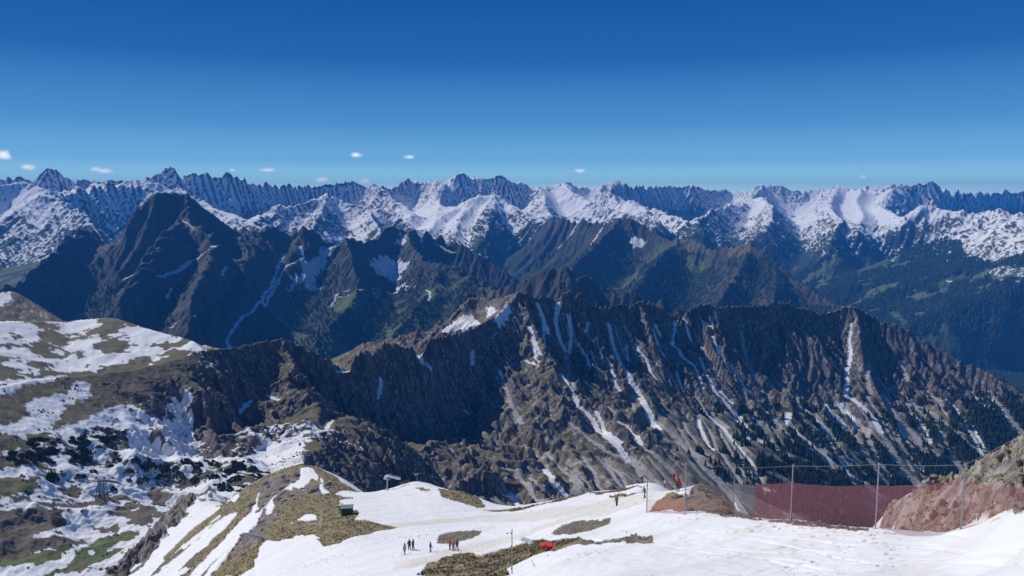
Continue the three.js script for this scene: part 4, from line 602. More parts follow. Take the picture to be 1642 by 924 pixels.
// ---------------------------------------------------------------- builders for things
const M = (r, g, b, rough = .8, extra = {}) => new THREE.MeshStandardMaterial({ color: new THREE.Color().setRGB(r, g, b), roughness: rough, metalness: 0, ...extra });
const steel = M(.32, .33, .34, .45, { metalness: .6 }), darkSteel = M(.09, .095, .1, .5, { metalness: .5 }), white = M(.74, .75, .76, .6), wood = M(.17, .11, .07, .9), red = M(.62, .035, .03, .7), bark = M(.07, .05, .035, .95);
const used = {};
function numbered(n) { used[n] = (used[n] ?? -1) + 1; return used[n] ? `${n}_${String(used[n]).padStart(3, '0')}` : n; }
function part(name, geometry, material, parent) { const m = new THREE.Mesh(geometry, material); m.name = name; m.castShadow = m.receiveShadow = true; parent.add(m); return m; }
function thing(name, label, category, [x, y, z], turn = 0, group) { const g = new THREE.Group(); g.name = numbered(name); g.position.set(x, y, z); g.rotation.y = turn; g.userData = { label, category, ...(group ? { group } : {}) }; scene.add(g); return g; }
function copy(o, [x, y, z], turn, scale, label, group) { const c = o.clone(); c.name = numbered(o.name.replace(/_\d{3}$/, '')); c.position.set(x, y, z); c.rotation.y = turn; if (scale) c.scale.copy(scale); c.userData = { ...o.userData, ...(label ? { label } : {}), ...(group ? { group } : {}) }; scene.add(c); return c; }
const V = (x, y, z) => new THREE.Vector3(x, y, z);
function bar(a, b, r0, r1 = r0, sides = 8) { const A = V(...a), B = V(...b), d = B.clone().sub(A), g = new THREE.CylinderGeometry(r1, r0, d.length(), sides); g.applyQuaternion(new THREE.Quaternion().setFromUnitVectors(V(0, 1, 0), d.normalize())); const c = A.add(B).multiplyScalar(.5); g.translate(c.x, c.y, c.z); return g; }
function box(w, h, d, x = 0, y = 0, z = 0) { const g = new THREE.BoxGeometry(w, h, d); g.translate(x, y, z); return g; }
const footF = (px, r) => { const [az] = bearing(px, 850), x = r * Math.sin(az), z = -r * Math.cos(az); return [x, heightF(x, z), z]; };
const fineF = { dx: .35, height: heightF }, onF = (px, py, r0 = 25, r1 = 600) => { const [x, z] = hit(fineF, px, py, r0, r1); return [x, heightF(x, z), z]; };
const zoneAH = { dx: 2.5, height: heightA }, onA = (px, py, r0 = 600, r1 = 3500) => { const [x, z] = hit(zoneAH, px, py, r0, r1); return [x, heightA(x, z), z]; };

// ---- people: one continuous skin from a skeleton of tapered limbs
function personGeometry(pose, look) {
  const { stride = .12, lean = 0, armL = .12, armR = .12, bend = .12, tall = 1 } = pose, cap = [];
  const limb = (a, b, ra, rb, id) => { const k = id == 1 ? 1.16 : id == 2 ? 1.2 : id ? 1.05 : 1.1; cap.push([V(...a), V(...b), ra * k, rb * k, id]); };
  const z = y => lean * (y - .9);   // the trunk leans forward (towards -z)
  limb([-.1, .93, 0], [-.11, .5, -stride * .5 - .03], .1, .07, 1); limb([-.11, .5, -stride * .5 - .03], [-.11, .1, -stride], .068, .05, 1); limb([-.11, .07, -stride + .03], [-.12, .05, -stride - .15], .05, .045, 0);
  limb([.1, .93, 0], [.11, .5, stride * .4 - .04], .1, .07, 1); limb([.11, .5, stride * .4 - .04], [.11, .1, stride], .068, .05, 1); limb([.11, .07, stride + .03], [.12, .05, stride - .15], .05, .045, 0);
  limb([-.06, .98, 0], [.06, .98, 0], .14, .14, 1); limb([0, 1.05, -z(1.05)], [0, 1.3, -z(1.3)], .145, .16, 2); limb([-.12, 1.4, -z(1.4)], [.12, 1.4, -z(1.4)], .1, .1, 2);
  limb([0, 1.46, -z(1.46)], [0, 1.56, -z(1.56) - .01], .055, .05, 3); limb([0, 1.62, -z(1.62) - .02], [0, 1.69, -z(1.69) - .01], .088, .092, 3); limb([0, 1.62, -z(1.62) - .1], [0, 1.645, -z(1.62) - .1], .018, .014, 3); limb([0, 1.7, -z(1.7) + .02], [0, 1.73, -z(1.7)], .094, .09, 4);
  for (const [s, swing] of [[-1, armL], [1, armR]]) { const sh = [s * .19, 1.4, -z(1.4)], el = [s * .25, 1.13, -z(1.4) - swing * .7 + .03], wr = [s * .24, .9 + Math.abs(swing) * .3, -z(1.4) - swing * 1.3 - bend]; limb(sh, el, .062, .048, 2); limb(el, wr, .047, .035, 2); const h = [s * .235, wr[1] - .07, wr[2] - .02]; limb(wr, h, .034, .036, 3); }
  const n = 60, mc = new MarchingCubes(n, white, false, false, 40000), p = V(), q = V(); mc.isolation = 0;
  const owner = (x, y, zz, want) => { let d = 9, id = 0, dm = 9; for (const [a, b, ra, rb, k] of cap) { q.copy(b).sub(a); p.set(x, y, zz).sub(a); const L = q.lengthSq(), t = Math.min(1, Math.max(0, L ? p.dot(q) / L : 0)), e = p.addScaledVector(q, -t).length() - (ra + (rb - ra) * t); if (e < dm) { dm = e; id = k; } const h = Math.max(0, .035 - Math.abs(d - e)) / .035; d = Math.min(d, e) - h * h * .035 * .25; } return want ? id : d; };
  for (let k = 0; k < n; k++) for (let j = 0; j < n; j++) for (let i = 0; i < n; i++) mc.field[i + j * n + k * n * n] = -owner((i / (n / 2) - 1), (j / (n / 2) - 1) + .93, (k / (n / 2) - 1));
  mc.update();
  const count = mc.count ?? mc.geometry.drawRange.count, P = mc.positionArray.slice(0, count * 3), N = mc.normalArray.slice(0, count * 3), C = new Float32Array(count * 3), tone = look.tones;
  for (let v = 0; v < count; v++) { const x = P[v * 3], y = P[v * 3 + 1] + .93, zz = P[v * 3 + 2], c = tone[owner(x, y, zz, true)]; C[v * 3] = c[0]; C[v * 3 + 1] = c[1]; C[v * 3 + 2] = c[2]; P[v * 3] = x; P[v * 3 + 1] = y; P[v * 3 + 2] = zz; const l = Math.hypot(N[v * 3], N[v * 3 + 1], N[v * 3 + 2]) || 1; N[v * 3] /= l; N[v * 3 + 1] /= l; N[v * 3 + 2] /= l; }
  const g = new THREE.BufferGeometry(); g.setAttribute('position', new THREE.BufferAttribute(P, 3)); g.setAttribute('normal', new THREE.BufferAttribute(N, 3)); g.setAttribute('color', new THREE.BufferAttribute(C, 3));
  // fingers: five short unequal chains from each palm
  const extra = [g];
  for (const [a, b, , , id] of cap) if (id == 3 && Math.abs(a.x) > .2 && b.y < 1.3) for (let f = 0; f < 5; f++) {
    const s = Math.sign(a.x), off = (f - 2) * .016, len = [.05, .07, .078, .07, .055][f], base = f == 0 ? [b.x - s * .02, b.y + .02, b.z - .03] : [b.x, b.y - .02, b.z + off], mid = [base[0] - s * .006, base[1] - len * .55, base[2] - .012], tip = [mid[0] - s * .012, mid[1] - len * .4, mid[2] - .02];
    for (const piece of [bar(base, mid, .009, .0085, 6), bar(mid, tip, .0085, .007, 6)]) { const e = piece.toNonIndexed(); e.deleteAttribute('uv'); e.setAttribute('color', new THREE.BufferAttribute(new Float32Array(e.attributes.position.count * 3).map((_, i) => tone[3][i % 3]), 3)); extra.push(e); }
  }
  const out = mergeGeometries(extra); out.scale(tall, tall, tall); return out;
}
const SKIN = [.42, .26, .18], HAIR = [.06, .04, .03], BOOT = [.05, .045, .04], skinMat = new THREE.MeshStandardMaterial({ vertexColors: true, roughness: .85 });
const SAC = (() => { const g = new THREE.SphereGeometry(1, 10, 8); g.scale(.15, .25, .1); return g; })();
function person(label, at3, turn, pose, tones, opt = {}) {
  const t = thing('person', label, 'person', at3, turn, opt.group);
  part('body', personGeometry(pose, { tones: [BOOT, tones[0], tones[1], SKIN, tones[2] || HAIR] }), skinMat, t);
  if (opt.pack) { const b = part('backpack', SAC, M(...opt.pack, .9), t); b.position.set(0, 1.25, .2); }
  if (opt.poles) for (const s of [-1, 1]) part('walking_pole', bar([s * .27, .88, -.28], [s * .34, .02, -.5], .012, .008, 6), darkSteel, t);
  return t;
}

// ---- conifers and dwarf pines
function crownGeometry(seed) {
  const r = rng(seed), g = [];
  for (let k = 0; k < 6; k++) { const y = .12 + k * .145, w = .24 * (1 - k / 6.6) * (.85 + .3 * r()), c = new THREE.ConeGeometry(w, .27, 9, 1, true), p = c.attributes.position; for (let i = 0; i < p.count; i++) if (p.getY(i) < 0) { const a = 1 + .5 * (r() - .5) + (i % 2 ? .22 : -.22); p.setX(i, p.getX(i) * a); p.setZ(i, p.getZ(i) * a); p.setY(i, p.getY(i) + .05 * (r() - .5)); } c.translate(.02 * (r() - .5), y + .1, .02 * (r() - .5)); c.rotateY(r() * 6); g.push(c); }
  return mergeGeometries(g);
}
const crowns = [crownGeometry(3), crownGeometry(4), crownGeometry(5)], trunkShape = bar([0, -.05, 0], [0, .9, 0], .022, .006, 6), needleMats = [M(.026, .043, .024, .95), M(.05, .082, .04, .95), M(.02, .036, .024, .95)];
function bushGeometry(seed) {
  const r = rng(seed), g = [];
  for (let k = 0; k < 90; k++) { const a = r() * 6.283, q = Math.sqrt(r()), h = (1 - q * q) * .8 * (.5 + .5 * r()), c = new THREE.ConeGeometry(.09 + .07 * r(), .28 + .18 * r(), 5, 1); c.rotateX((r() - .5) * 1.2); c.rotateZ((r() - .5) * 1.2); c.translate(Math.cos(a) * q * .95, h + .05, Math.sin(a) * q * .95); g.push(c); }
  return mergeGeometries(g);
}
const bushes = [bushGeometry(21), bushGeometry(22), bushGeometry(23)], pineMats = [M(.022, .036, .022, .95), M(.03, .042, .024, .95)];
const flatA = (x, z) => heightA(x, z);

// ---------------------------------------------------------------- the safety net along the edge of the snow
{
  const feet = [[1037, 823, 752], [1098, 826, 742], [1176, 828.5, 748], [1268, 838, 745], [1404, 848.5, 742], [1541, 850, 742]].map(([px, py, top]) => { const f = onF(px, py, 50, 140), r = Math.hypot(f[0], f[2]); return { f, r, h: r * (bearing(px, top)[1] - f[1] / r) }; });
  const last = footF(1690, 49); feet.push({ f: last, r: 49, h: 4.6 });
  const o = feet[3].f, t = thing('safety_net_fence', 'long fence of tall steel posts with red safety netting along the snow edge', 'fence', o);
  const rel = (p, up) => [p[0] - o[0], p[1] - o[1] + up, p[2] - o[2]];
  const redNet = new THREE.MeshStandardMaterial({ color: new THREE.Color().setRGB(.4, .14, .15), roughness: .9, transparent: true, opacity: .3, side: THREE.DoubleSide }), greyNet = new THREE.MeshStandardMaterial({ color: new THREE.Color().setRGB(.3, .26, .3), roughness: .9, transparent: true, opacity: .3, side: THREE.DoubleSide });
  const panel = (A, B, t0, t1, hg, mat, label) => { const n = 14, pos = [], idx = []; for (let i = 0; i <= n; i++) { const u = mix(t0, t1, i / n), x = mix(A.f[0], B.f[0], u), z = mix(A.f[2], B.f[2], u), g = heightF(x, z), base = mix(A.f[1], B.f[1], u), hgt = Array.isArray(hg) ? mix(hg[0], hg[1], u) : hg, top = base + hgt - .16 * Math.sin(Math.PI * u) + .05 * noise(x, z); for (let j = 0; j <= 3; j++) pos.push(x - o[0] + .06 * noise(x * .7, j), mix(Math.min(g, base) - .02, top, j / 3) - o[1], z - o[2] + .1 * noise(x * .5 + 4, j * .8)); } for (let i = 0; i < n; i++) for (let j = 0; j < 3; j++) { const a = i * 4 + j; idx.push(a, a + 4, a + 1, a + 1, a + 4, a + 5); } const g = new THREE.BufferGeometry(); g.setAttribute('position', new THREE.Float32BufferAttribute(pos, 3)); g.setIndex(idx); g.computeVertexNormals(); const m = part('net_panel', g, mat, t); m.userData.label = label; };
  feet.forEach((q, i) => { const post = part('post', bar(rel(q.f, -.3), rel([q.f[0] + .1 * noise(i, 3), q.f[1], q.f[2]], q.h), .055, .045, 8), i % 3 == 2 ? steel : M(.36, .33, .32, .6), t); for (const u of [.62, .98]) part('clamp', bar(rel(q.f, q.h * u - .09), rel(q.f, q.h * u + .09), .085, .085, 8), steel, post); });
  panel(feet[0], feet[1], 0, 1, 1.7, new THREE.MeshStandardMaterial({ color: new THREE.Color().setRGB(.42, .12, .1), roughness: .9, transparent: true, opacity: .3, side: THREE.DoubleSide }), 'thin pale red netting');
  panel(feet[1], feet[2], 0, 1, 3.2, greyNet, 'grey see-through netting'); panel(feet[2], feet[3], 0, .4, 3.2, greyNet, 'grey see-through netting');
  panel(feet[2], feet[3], .4, 1, 3.3, redNet, 'red see-through netting'); for (let i = 3; i < 6; i++) panel(feet[i], feet[i + 1], 0, 1, [0, 0, 0, 3.25, 3.2, [3.1, .5]][i], redNet, 'red see-through netting');
  for (let i = 0; i + 1 < feet.length; i++) { const A = rel(feet[i].f, feet[i].h - .1), B = rel(feet[i + 1].f, feet[i + 1].h - .1), c = new THREE.QuadraticBezierCurve3(V(...A), V((A[0] + B[0]) / 2, (A[1] + B[1]) / 2 - .15, (A[2] + B[2]) / 2), V(...B)); part('top_wire', new THREE.TubeGeometry(c, 12, .012, 5), steel, t); }
}
{ // slim marker pole near the bottom edge
  const f = footF(821, 73), h = 73 * (bearing(821, 849)[1] - f[1] / 73), t = thing('marker_pole', 'slim grey pole with small clamps at the bottom edge of the snow', 'pole', f);
  part('shaft', bar([0, -.3, 0], [0, h, 0], .06, .045, 10), M(.3, .27, .25, .6), t); for (const u of [.9, .62, .34, .12]) part('clamp', bar([-.1, h * u, .03], [.02, h * u + .1, .03], .06, .06, 8), darkSteel, t);
  const arm = part('sensor_arm', bar([0, h * .95, 0], [-.45, h * .9, 0], .015, .015, 6), darkSteel, t); part('wind_cup', new THREE.SphereGeometry(.09, 8, 6, 0, 6.3, 0, 1.6).translate(-.45, h * .9, 0), darkSteel, arm);
}
{ // stick in the snow
  const f = onF(859, 909), t = thing('marker_stick', 'thin grey stick leaning in the snow beside the bare grass', 'stick', f); part('rod', bar([0, -.2, 0], [-.35, .55, 0], .03, .025, 8), M(.2, .2, .21, .8), t); part('tip', bar([-.35, .55, 0], [-.39, .64, 0], .034, .02, 8), M(.5, .5, .52), t);
}
{ // sheet and mat on the ground
  const a = onF(850, 873), sheetG = new THREE.PlaneGeometry(2.9, 1.2, 26, 10); sheetG.rotateX(-Math.PI / 2); const p = sheetG.attributes.position, wave = (x, z) => .28 * Math.exp(-((x + 1.1) ** 2) * 1.2) + .16 * ridged(x * .9, z * 1.3, 3) + .09 * noise(x * 2.5, z * 2.5) + .1;
  const o1 = thing('white_tarpaulin', 'crumpled white tarpaulin lying on the bare patch beside the red mat', 'tarpaulin', a, -.45); for (let i = 0; i < p.count; i++) { const x = p.getX(i), z = p.getZ(i) * (1 - .25 * sm(-.5, 1.4, x)); p.setZ(i, z); p.setY(i, wave(x, z)); } sheetG.computeVertexNormals(); part('cloth', sheetG, M(.6, .62, .64, .8, { side: THREE.DoubleSide }), o1); part('hem', new THREE.TubeGeometry(new THREE.CatmullRomCurve3([...Array(9)].map((_, i) => { const x = -1.4 + i * .35; return V(x, wave(x, .55) + .01, .58 * (1 - .25 * sm(-.5, 1.4, x))); })), 20, .025, 5), M(.42, .43, .45, .8), o1);
  const b = onF(880, 879), o2 = thing('red_mat', 'red padded mat lying on brown grass beside the white tarpaulin', 'mat', b, -.25), g = new THREE.BoxGeometry(1.75, .32, .75, 14, 2, 6), q = g.attributes.position; for (let i = 0; i < q.count; i++) { const x = q.getX(i), z = q.getZ(i); q.setY(i, q.getY(i) * (1 - .5 * Math.abs(x / .95) ** 3) + .05 * noise(x * 2, z * 2 + 3)); } g.computeVertexNormals(); g.translate(0, .22, 0); part('padding', g, M(.72, .05, .05, .6), o2); part('strap', box(.07, .37, .78, -.35, .22, 0), M(.35, .03, .03, .8), o2); part('strap', box(.07, .34, .78, .4, .22, 0), M(.35, .03, .03, .8), o2);
}
{ // red and white banner on two slim posts
  const f = onF(1086, 799, 100, 160), t = thing('banner', 'red and white banner on slim posts beside the bare earth hump', 'banner', f, .15), k = Math.hypot(f[0], f[2]) / FOCAL;
  part('post', bar([-9 * k, -.2, 0], [-9 * k, 31 * k, 0], .035, .03, 8), steel, t); part('post', bar([1.5 * k, -.2, .1], [1.5 * k, 30 * k, .1], .035, .03, 8), steel, t);
  const cloth = (pts, mat, name) => { const s = new THREE.Shape(pts.map(([x, y]) => new THREE.Vector2(x * k, y * k))), g = new THREE.ExtrudeGeometry(s, { depth: .02, bevelEnabled: false, curveSegments: 4 }); g.translate(0, 0, .04); part(name, g, mat, t); };
  cloth([[-9, 31], [-4.5, 31], [-3, 26], [-9, 23]], red, 'red_panel'); cloth([[-4.4, 31], [-1.5, 30], [-.5, 24], [-2.9, 26]], M(.55, .62, .5, .8), 'pale_panel'); cloth([[-1.4, 30], [1.4, 27], [4.5, 19], [8, 10], [5.5, 8], [2, 15], [-.4, 23]], red, 'red_streamer');
}
{ // wooden fence on the snow knoll
  const c = onF(648, 779, 200, 300), t = thing('wooden_fence', 'short wooden fence on top of the snowy knoll', 'fence', c), k = Math.hypot(c[0], c[2]) / FOCAL;
  [-7, -3.5, 0, 3, 6.5].forEach((x, i) => { const h = heightF(c[0] + x * k, c[2] - .3) - c[1]; part('fence_post', bar([x * k, h - .3, -.3], [x * k + .05 * (i % 2), h + 1.55 + .2 * (i % 3), -.3], .1, .08, 7), wood, t); });
  for (const y of [.65, 1.2]) part('rail', bar([-7.5 * k, heightF(c[0] - 7.5 * k, c[2] - .3) - c[1] + y, -.24], [7 * k, heightF(c[0] + 7 * k, c[2] - .3) - c[1] + y, -.24], .06, .06, 6), M(.2, .12, .09, .9), t);
}
function pole(px, py, r0, r1, h, label, name = 'thin_pole', rad = .05) { const f = onF(px, py, r0, r1), t = thing(name, label, 'pole', f); part('shaft', bar([0, -.3, 0], [0, h, 0], rad, rad * .8, 8), steel, t); part('cap', new THREE.SphereGeometry(rad * 1.6, 8, 6).translate(0, h, 0), darkSteel, t); return t; }
pole(669, 774, 220, 290, 3.2, 'thin mast standing on the tip of the snowy knoll', 'thin_mast', .06);
pole(544, 794, 200, 320, 2.0, 'short thin pole at the snow corner above the green hut');
// ---- bent blasting pipes
function blastPipe(px, py, label, dirs, hpx, r0, r1) {
  const f = onF(px, py, r0, r1), k = Math.hypot(f[0], f[2]) / FOCAL, t = thing('blast_pipe', label, 'pipe', f, 0, 'avalanche blasting pipes');
  part('support_post', bar([0, -.5, 0], [0, (hpx - 1) * k, 0], .16, .14, 10), M(.55, .57, .58, .5), t); part('footing', box(1.2, .5, 1.2, 0, .05, 0), M(.3, .3, .29, .95), t);
  const c = new THREE.CatmullRomCurve3(dirs.map(([x, y, z]) => V(x * k, y * k, z))), pipe = part('pipe', new THREE.TubeGeometry(c, 28, .42, 12), M(.68, .71, .74, .4), t);
  const e = c.getPoint(0), d = c.getTangent(0); part('muzzle_ring', bar([e.x + d.x * .3, e.y + d.y * .3, e.z + d.z * .3], [e.x - d.x * .1, e.y - d.y * .1, e.z - d.z * .1], .52, .52, 12), M(.5, .52, .54, .4), pipe); part('brace', bar([0, (hpx - 9) * k, 0], [6 * k, (hpx - 4) * k, -.2], .08, .08, 6), steel, t);
}
blastPipe(621, 786, 'white bent blasting pipe on a post beside the snowy knoll', [[-3, 19, .3], [-2, 22.5, .2], [2, 24, 0], [7, 22, -.4], [13, 19, -1], [20, 16, -1.8]], 24, 200, 300);
blastPipe(391, 888, 'grey white blasting pipe on a post over the striped left flank', [[-3, 30, .4], [-1, 32.5, .2], [4, 32, 0], [12, 28, -.6], [22, 22, -1.6], [27, 17, -2.4]], 32, 120, 330);
{ // green hut
  const f = onF(556, 826, 150, 240), k = Math.hypot(f[0], f[2]) / FOCAL, t = thing('green_hut', 'small green hut with a pale green lean-to on the brown grass', 'hut', f, .12), w = 18 * k, h = 10.5 * k, d = 2.2;
  const body = new THREE.ExtrudeGeometry(new THREE.Shape([V(-w / 2, -.4), V(w / 2 + .15, -.4), V(w / 2 - .15, h), V(-w / 2 + .1, h)].map(v => new THREE.Vector2(v.x, v.y))), { depth: d, bevelEnabled: true, bevelSize: .03, bevelThickness: .03, bevelSegments: 1 }); body.translate(0, 0, -d); part('wall', body, M(.05, .095, .075, .8), t);
  const roof = part('roof', box(w + .35, .1, d + .35, 0, h + .08, -d / 2), M(.17, .26, .22, .6), t); part('ridge_cap', box(w + .4, .07, .2, 0, h + .16, -d / 2), M(.2, .3, .25, .6), roof);
  const door = part('door', box(.75, 1.25, .05, -.25, .62, .07), M(.042, .075, .062, .8), t); part('handle', box(.05, .14, .05, .04, .65, .12), steel, door); part('window', box(.45, .35, .04, .75, .9, .065), M(.03, .04, .05, .2), t);
  part('lean_to', box(5.5 * k, 8 * k, 1.7, -w / 2 - 2 * k, 5 * k + .1, -d - .8), M(.3, .44, .38, .7), t); part('lean_to_roof', box(6.5 * k, .09, 2.0, -w / 2 - 2 * k, 9.2 * k + .12, -d - .8), M(.4, .5, .45, .6), t);
}
// ---------------------------------------------------------------- people on the snow
const G3 = 'hikers on the snow slope';
const walk = (px, py, r0, r1) => onF(px, py, r0, r1);
person('hiker in pale grey with a dark backpack, nearest of the three at the snow track', walk(649, 890, 90, 130), 2.7, { stride: .22, armL: .2, armR: -.05 }, [[.1, .1, .115], [.3, .31, .33]], { pack: [.045, .045, .055], poles: true, group: G3 });
person('slim hiker in black between the two others at the snow track', walk(656.5, 883, 90, 140), .5, { stride: .12, lean: .05 }, [[.04, .042, .055], [.05, .052, .065]], { group: G3 });
person('slim hiker in dark grey farthest back of the three at the snow track', walk(662.5, 883, 90, 145), 1.1, { stride: .1 }, [[.055, .06, .07], [.075, .08, .095]], { group: G3 });
person('small walker in dark teal alone between the two groups', walk(690, 886, 90, 145), -1.2, { stride: .16, tall: .88, lean: .08 }, [[.05, .06, .08], [.07, .11, .13]], { group: G3 });
person('hiker in brick red jacket and brown trousers beside the small mud patch', walk(721.5, 882.5, 90, 145), 2.2, { stride: .14 }, [[.13, .07, .07], [.34, .1, .1]], { group: G3 });
person('hiker in pale pink top in the middle of the reddish group', walk(727, 884, 90, 145), 2.9, { stride: .12, armR: .25 }, [[.3, .16, .15], [.45, .17, .18], [.2, .1, .08]], { group: G3 });
person('hiker in purple pink jacket at the end of the reddish group', walk(733, 883, 90, 145), .7, { stride: .16 }, [[.12, .07, .09], [.33, .1, .17]], { group: G3, pack: [.2, .06, .1] });
person('hiker in dark trousers and olive top standing on the trampled snow', walk(989, 812, 100, 150), 2.6, { stride: .12, armL: .3 }, [[.035, .035, .03], [.16, .15, .05], [.25, .22, .08]], { group: G3 });
person('hiker in grey trousers beside the first net post', walk(1034, 799, 110, 150), 1.7, { stride: .12, lean: .2 }, [[.16, .17, .18], [.14, .15, .16]], { group: G3 });
person('figure with white cap and black jacket behind the edge of the snow', footF(1028, 158), 0, { stride: .1 }, [[.18, .12, .09], [.04, .04, .045], [.75, .75, .74]], { group: G3 });
person('figure with white hat and red trousers near the banner', footF(1065, 150), -.6, { stride: .1 }, [[.45, .1, .1], [.6, .5, .5], [.8, .8, .8]], { group: G3 });
person('person with dark trousers standing behind the banner', walk(1087, 800, 100, 165), .4, { stride: .08 }, [[.05, .055, .07], [.35, .08, .08]], { group: G3 });
person('tiny walker in red jacket on the far edge of the snow', footF(896, 188), 1.3, { stride: .14 }, [[.1, .05, .05], [.55, .08, .06], [.5, .2, .1]], { group: G3 });
person('tiny walker with pale hat beside the one in red on the far edge', footF(887, 190), -1.3, { stride: .14, tall: .8 }, [[.3, .1, .08], [.5, .35, .3], [.75, .75, .75]], { group: G3 });
person('lone figure with white cap on the far grass edge', footF(946, 176), .3, { stride: .1, tall: .9 }, [[.2, .2, .22], [.3, .3, .32], [.8, .8, .8]], { group: G3 });

// ---------------------------------------------------------------- the plateau: cable car pylon, poles, tank, shelter, dwarf pines
{
  const f = onA(163, 803, 600, 900), k = Math.hypot(f[0], f[2]) / FOCAL, t = thing('cable_car_pylon', 'lattice cable car pylon with wide crossarms on the snowy plateau', 'pylon', f), H = 31 * k, w0 = 7.5 * k, w1 = 3.6 * k;
  const leg = (sx, sz, u) => [sx * mix(w0, w1, u) + 2 * k * u, H * u - (u ? 0 : .8), sz * mix(w0, w1, u) * .7];
  for (const [sx, sz] of [[-1, -1], [1, -1], [-1, 1], [1, 1]]) part('leg', bar(leg(sx, sz, 0), leg(sx, sz, 1), .5, .4, 6), darkSteel, t);
  for (let i = 0; i < 4; i++) for (const sz of [-1, 1]) { const u = i / 4, v = (i + 1) / 4; part('brace', bar(leg(-1, sz, u + .02), leg(1, sz, v), .13, .13, 5), darkSteel, t); part('brace', bar(leg(1, sz, u + .02), leg(-1, sz, v), .13, .13, 5), darkSteel, t); }
  for (const [y, z] of [[0, 1.6], [-2.6, -1.6]]) part('crossarm', new THREE.TubeGeometry(new THREE.QuadraticBezierCurve3(V(-20 * k, H - 1.6 * k + y, z), V(2 * k, H + 3.2 * k + y, z), V(28 * k, H - 3.6 * k + y, z)), 24, .55, 6), darkSteel, t);
  for (let i = 0; i < 9; i++) { const u = -17 + i * 5.2; part('deck_brace', bar([u * k, H - .4 - .006 * (u - 3) ** 2 * k, 1.6], [u * k, H - 2.9 - .006 * (u - 3) ** 2 * k, -1.6], .14, .14, 5), darkSteel, t); }
  for (const x of [-6, 5.5, 18]) { const s = part('saddle', new THREE.TorusGeometry(2.6 * k, .32, 6, 14, Math.PI).translate(x * k, H + 1.2 * k, 0), darkSteel, t); part('sheave', bar([x * k, H + 2.2 * k, -.7], [x * k, H + 2.2 * k, .7], 1.0, 1.0, 12), steel, s); }
}
function farPole(px, py, h, label) { const f = onA(px, py, 620, 1000), t = thing('ski_run_pole', label, 'pole', f); part('shaft', bar([0, -.6, 0], [0, h, 0], .28, .22, 6), darkSteel, t); part('sign_plate', box(.9, .7, .1, 0, h - .5, .3), M(.25, .16, .12), t); }
farPole(17, 807, 9, 'dark pole beside the track over the plateau'); farPole(215, 804, 5, 'small dark pole on the snow beside the pylon');
{ const f = onA(64, 786, 640, 1000), t = thing('marker_board', 'small dark board on a stand in the plateau snow', 'board', f); part('board', box(2, 2.4, .25, 0, 2.2, 0), M(.06, .055, .05), t); for (const s of [-1, 1]) part('leg', bar([s * .7, -.5, 0], [s * .7, 1.2, 0], .12, .12, 6), wood, t); }
{ const f = onF(337, 798, 380, 560), k = Math.hypot(f[0], f[2]) / FOCAL, t = thing('water_tank', 'small pale tank with a domed lid among the rocks', 'tank', f); part('barrel', bar([0, -.6, 0], [0, 7 * k, 0], 3.6 * k, 3.6 * k, 16), M(.45, .5, .52, .5), t); part('lid', new THREE.SphereGeometry(3.8 * k, 14, 6, 0, 6.3, 0, 1.57).scale(1, .6, 1).translate(0, 7 * k, 0), M(.72, .76, .78, .5), t); part('hoop', new THREE.TorusGeometry(3.65 * k, .08, 5, 16).rotateX(Math.PI / 2).translate(0, 4 * k, 0), steel, t); }
{ const f = onA(396, 786, 640, 1100), k = Math.hypot(f[0], f[2]) / FOCAL, t = thing('small_shelter', 'small open shelter with a flat pale roof among the dwarf pines', 'shelter', f); part('roof', box(10 * k, 1.2 * k, 4, 0, 9.5 * k, 0), white, t); for (const s of [-1, 1]) part('pillar', bar([s * 2.4 * k, -.6, 0], [s * 2.4 * k, 9 * k, 0], .5, .5, 8), M(.3, .3, .3), t); }
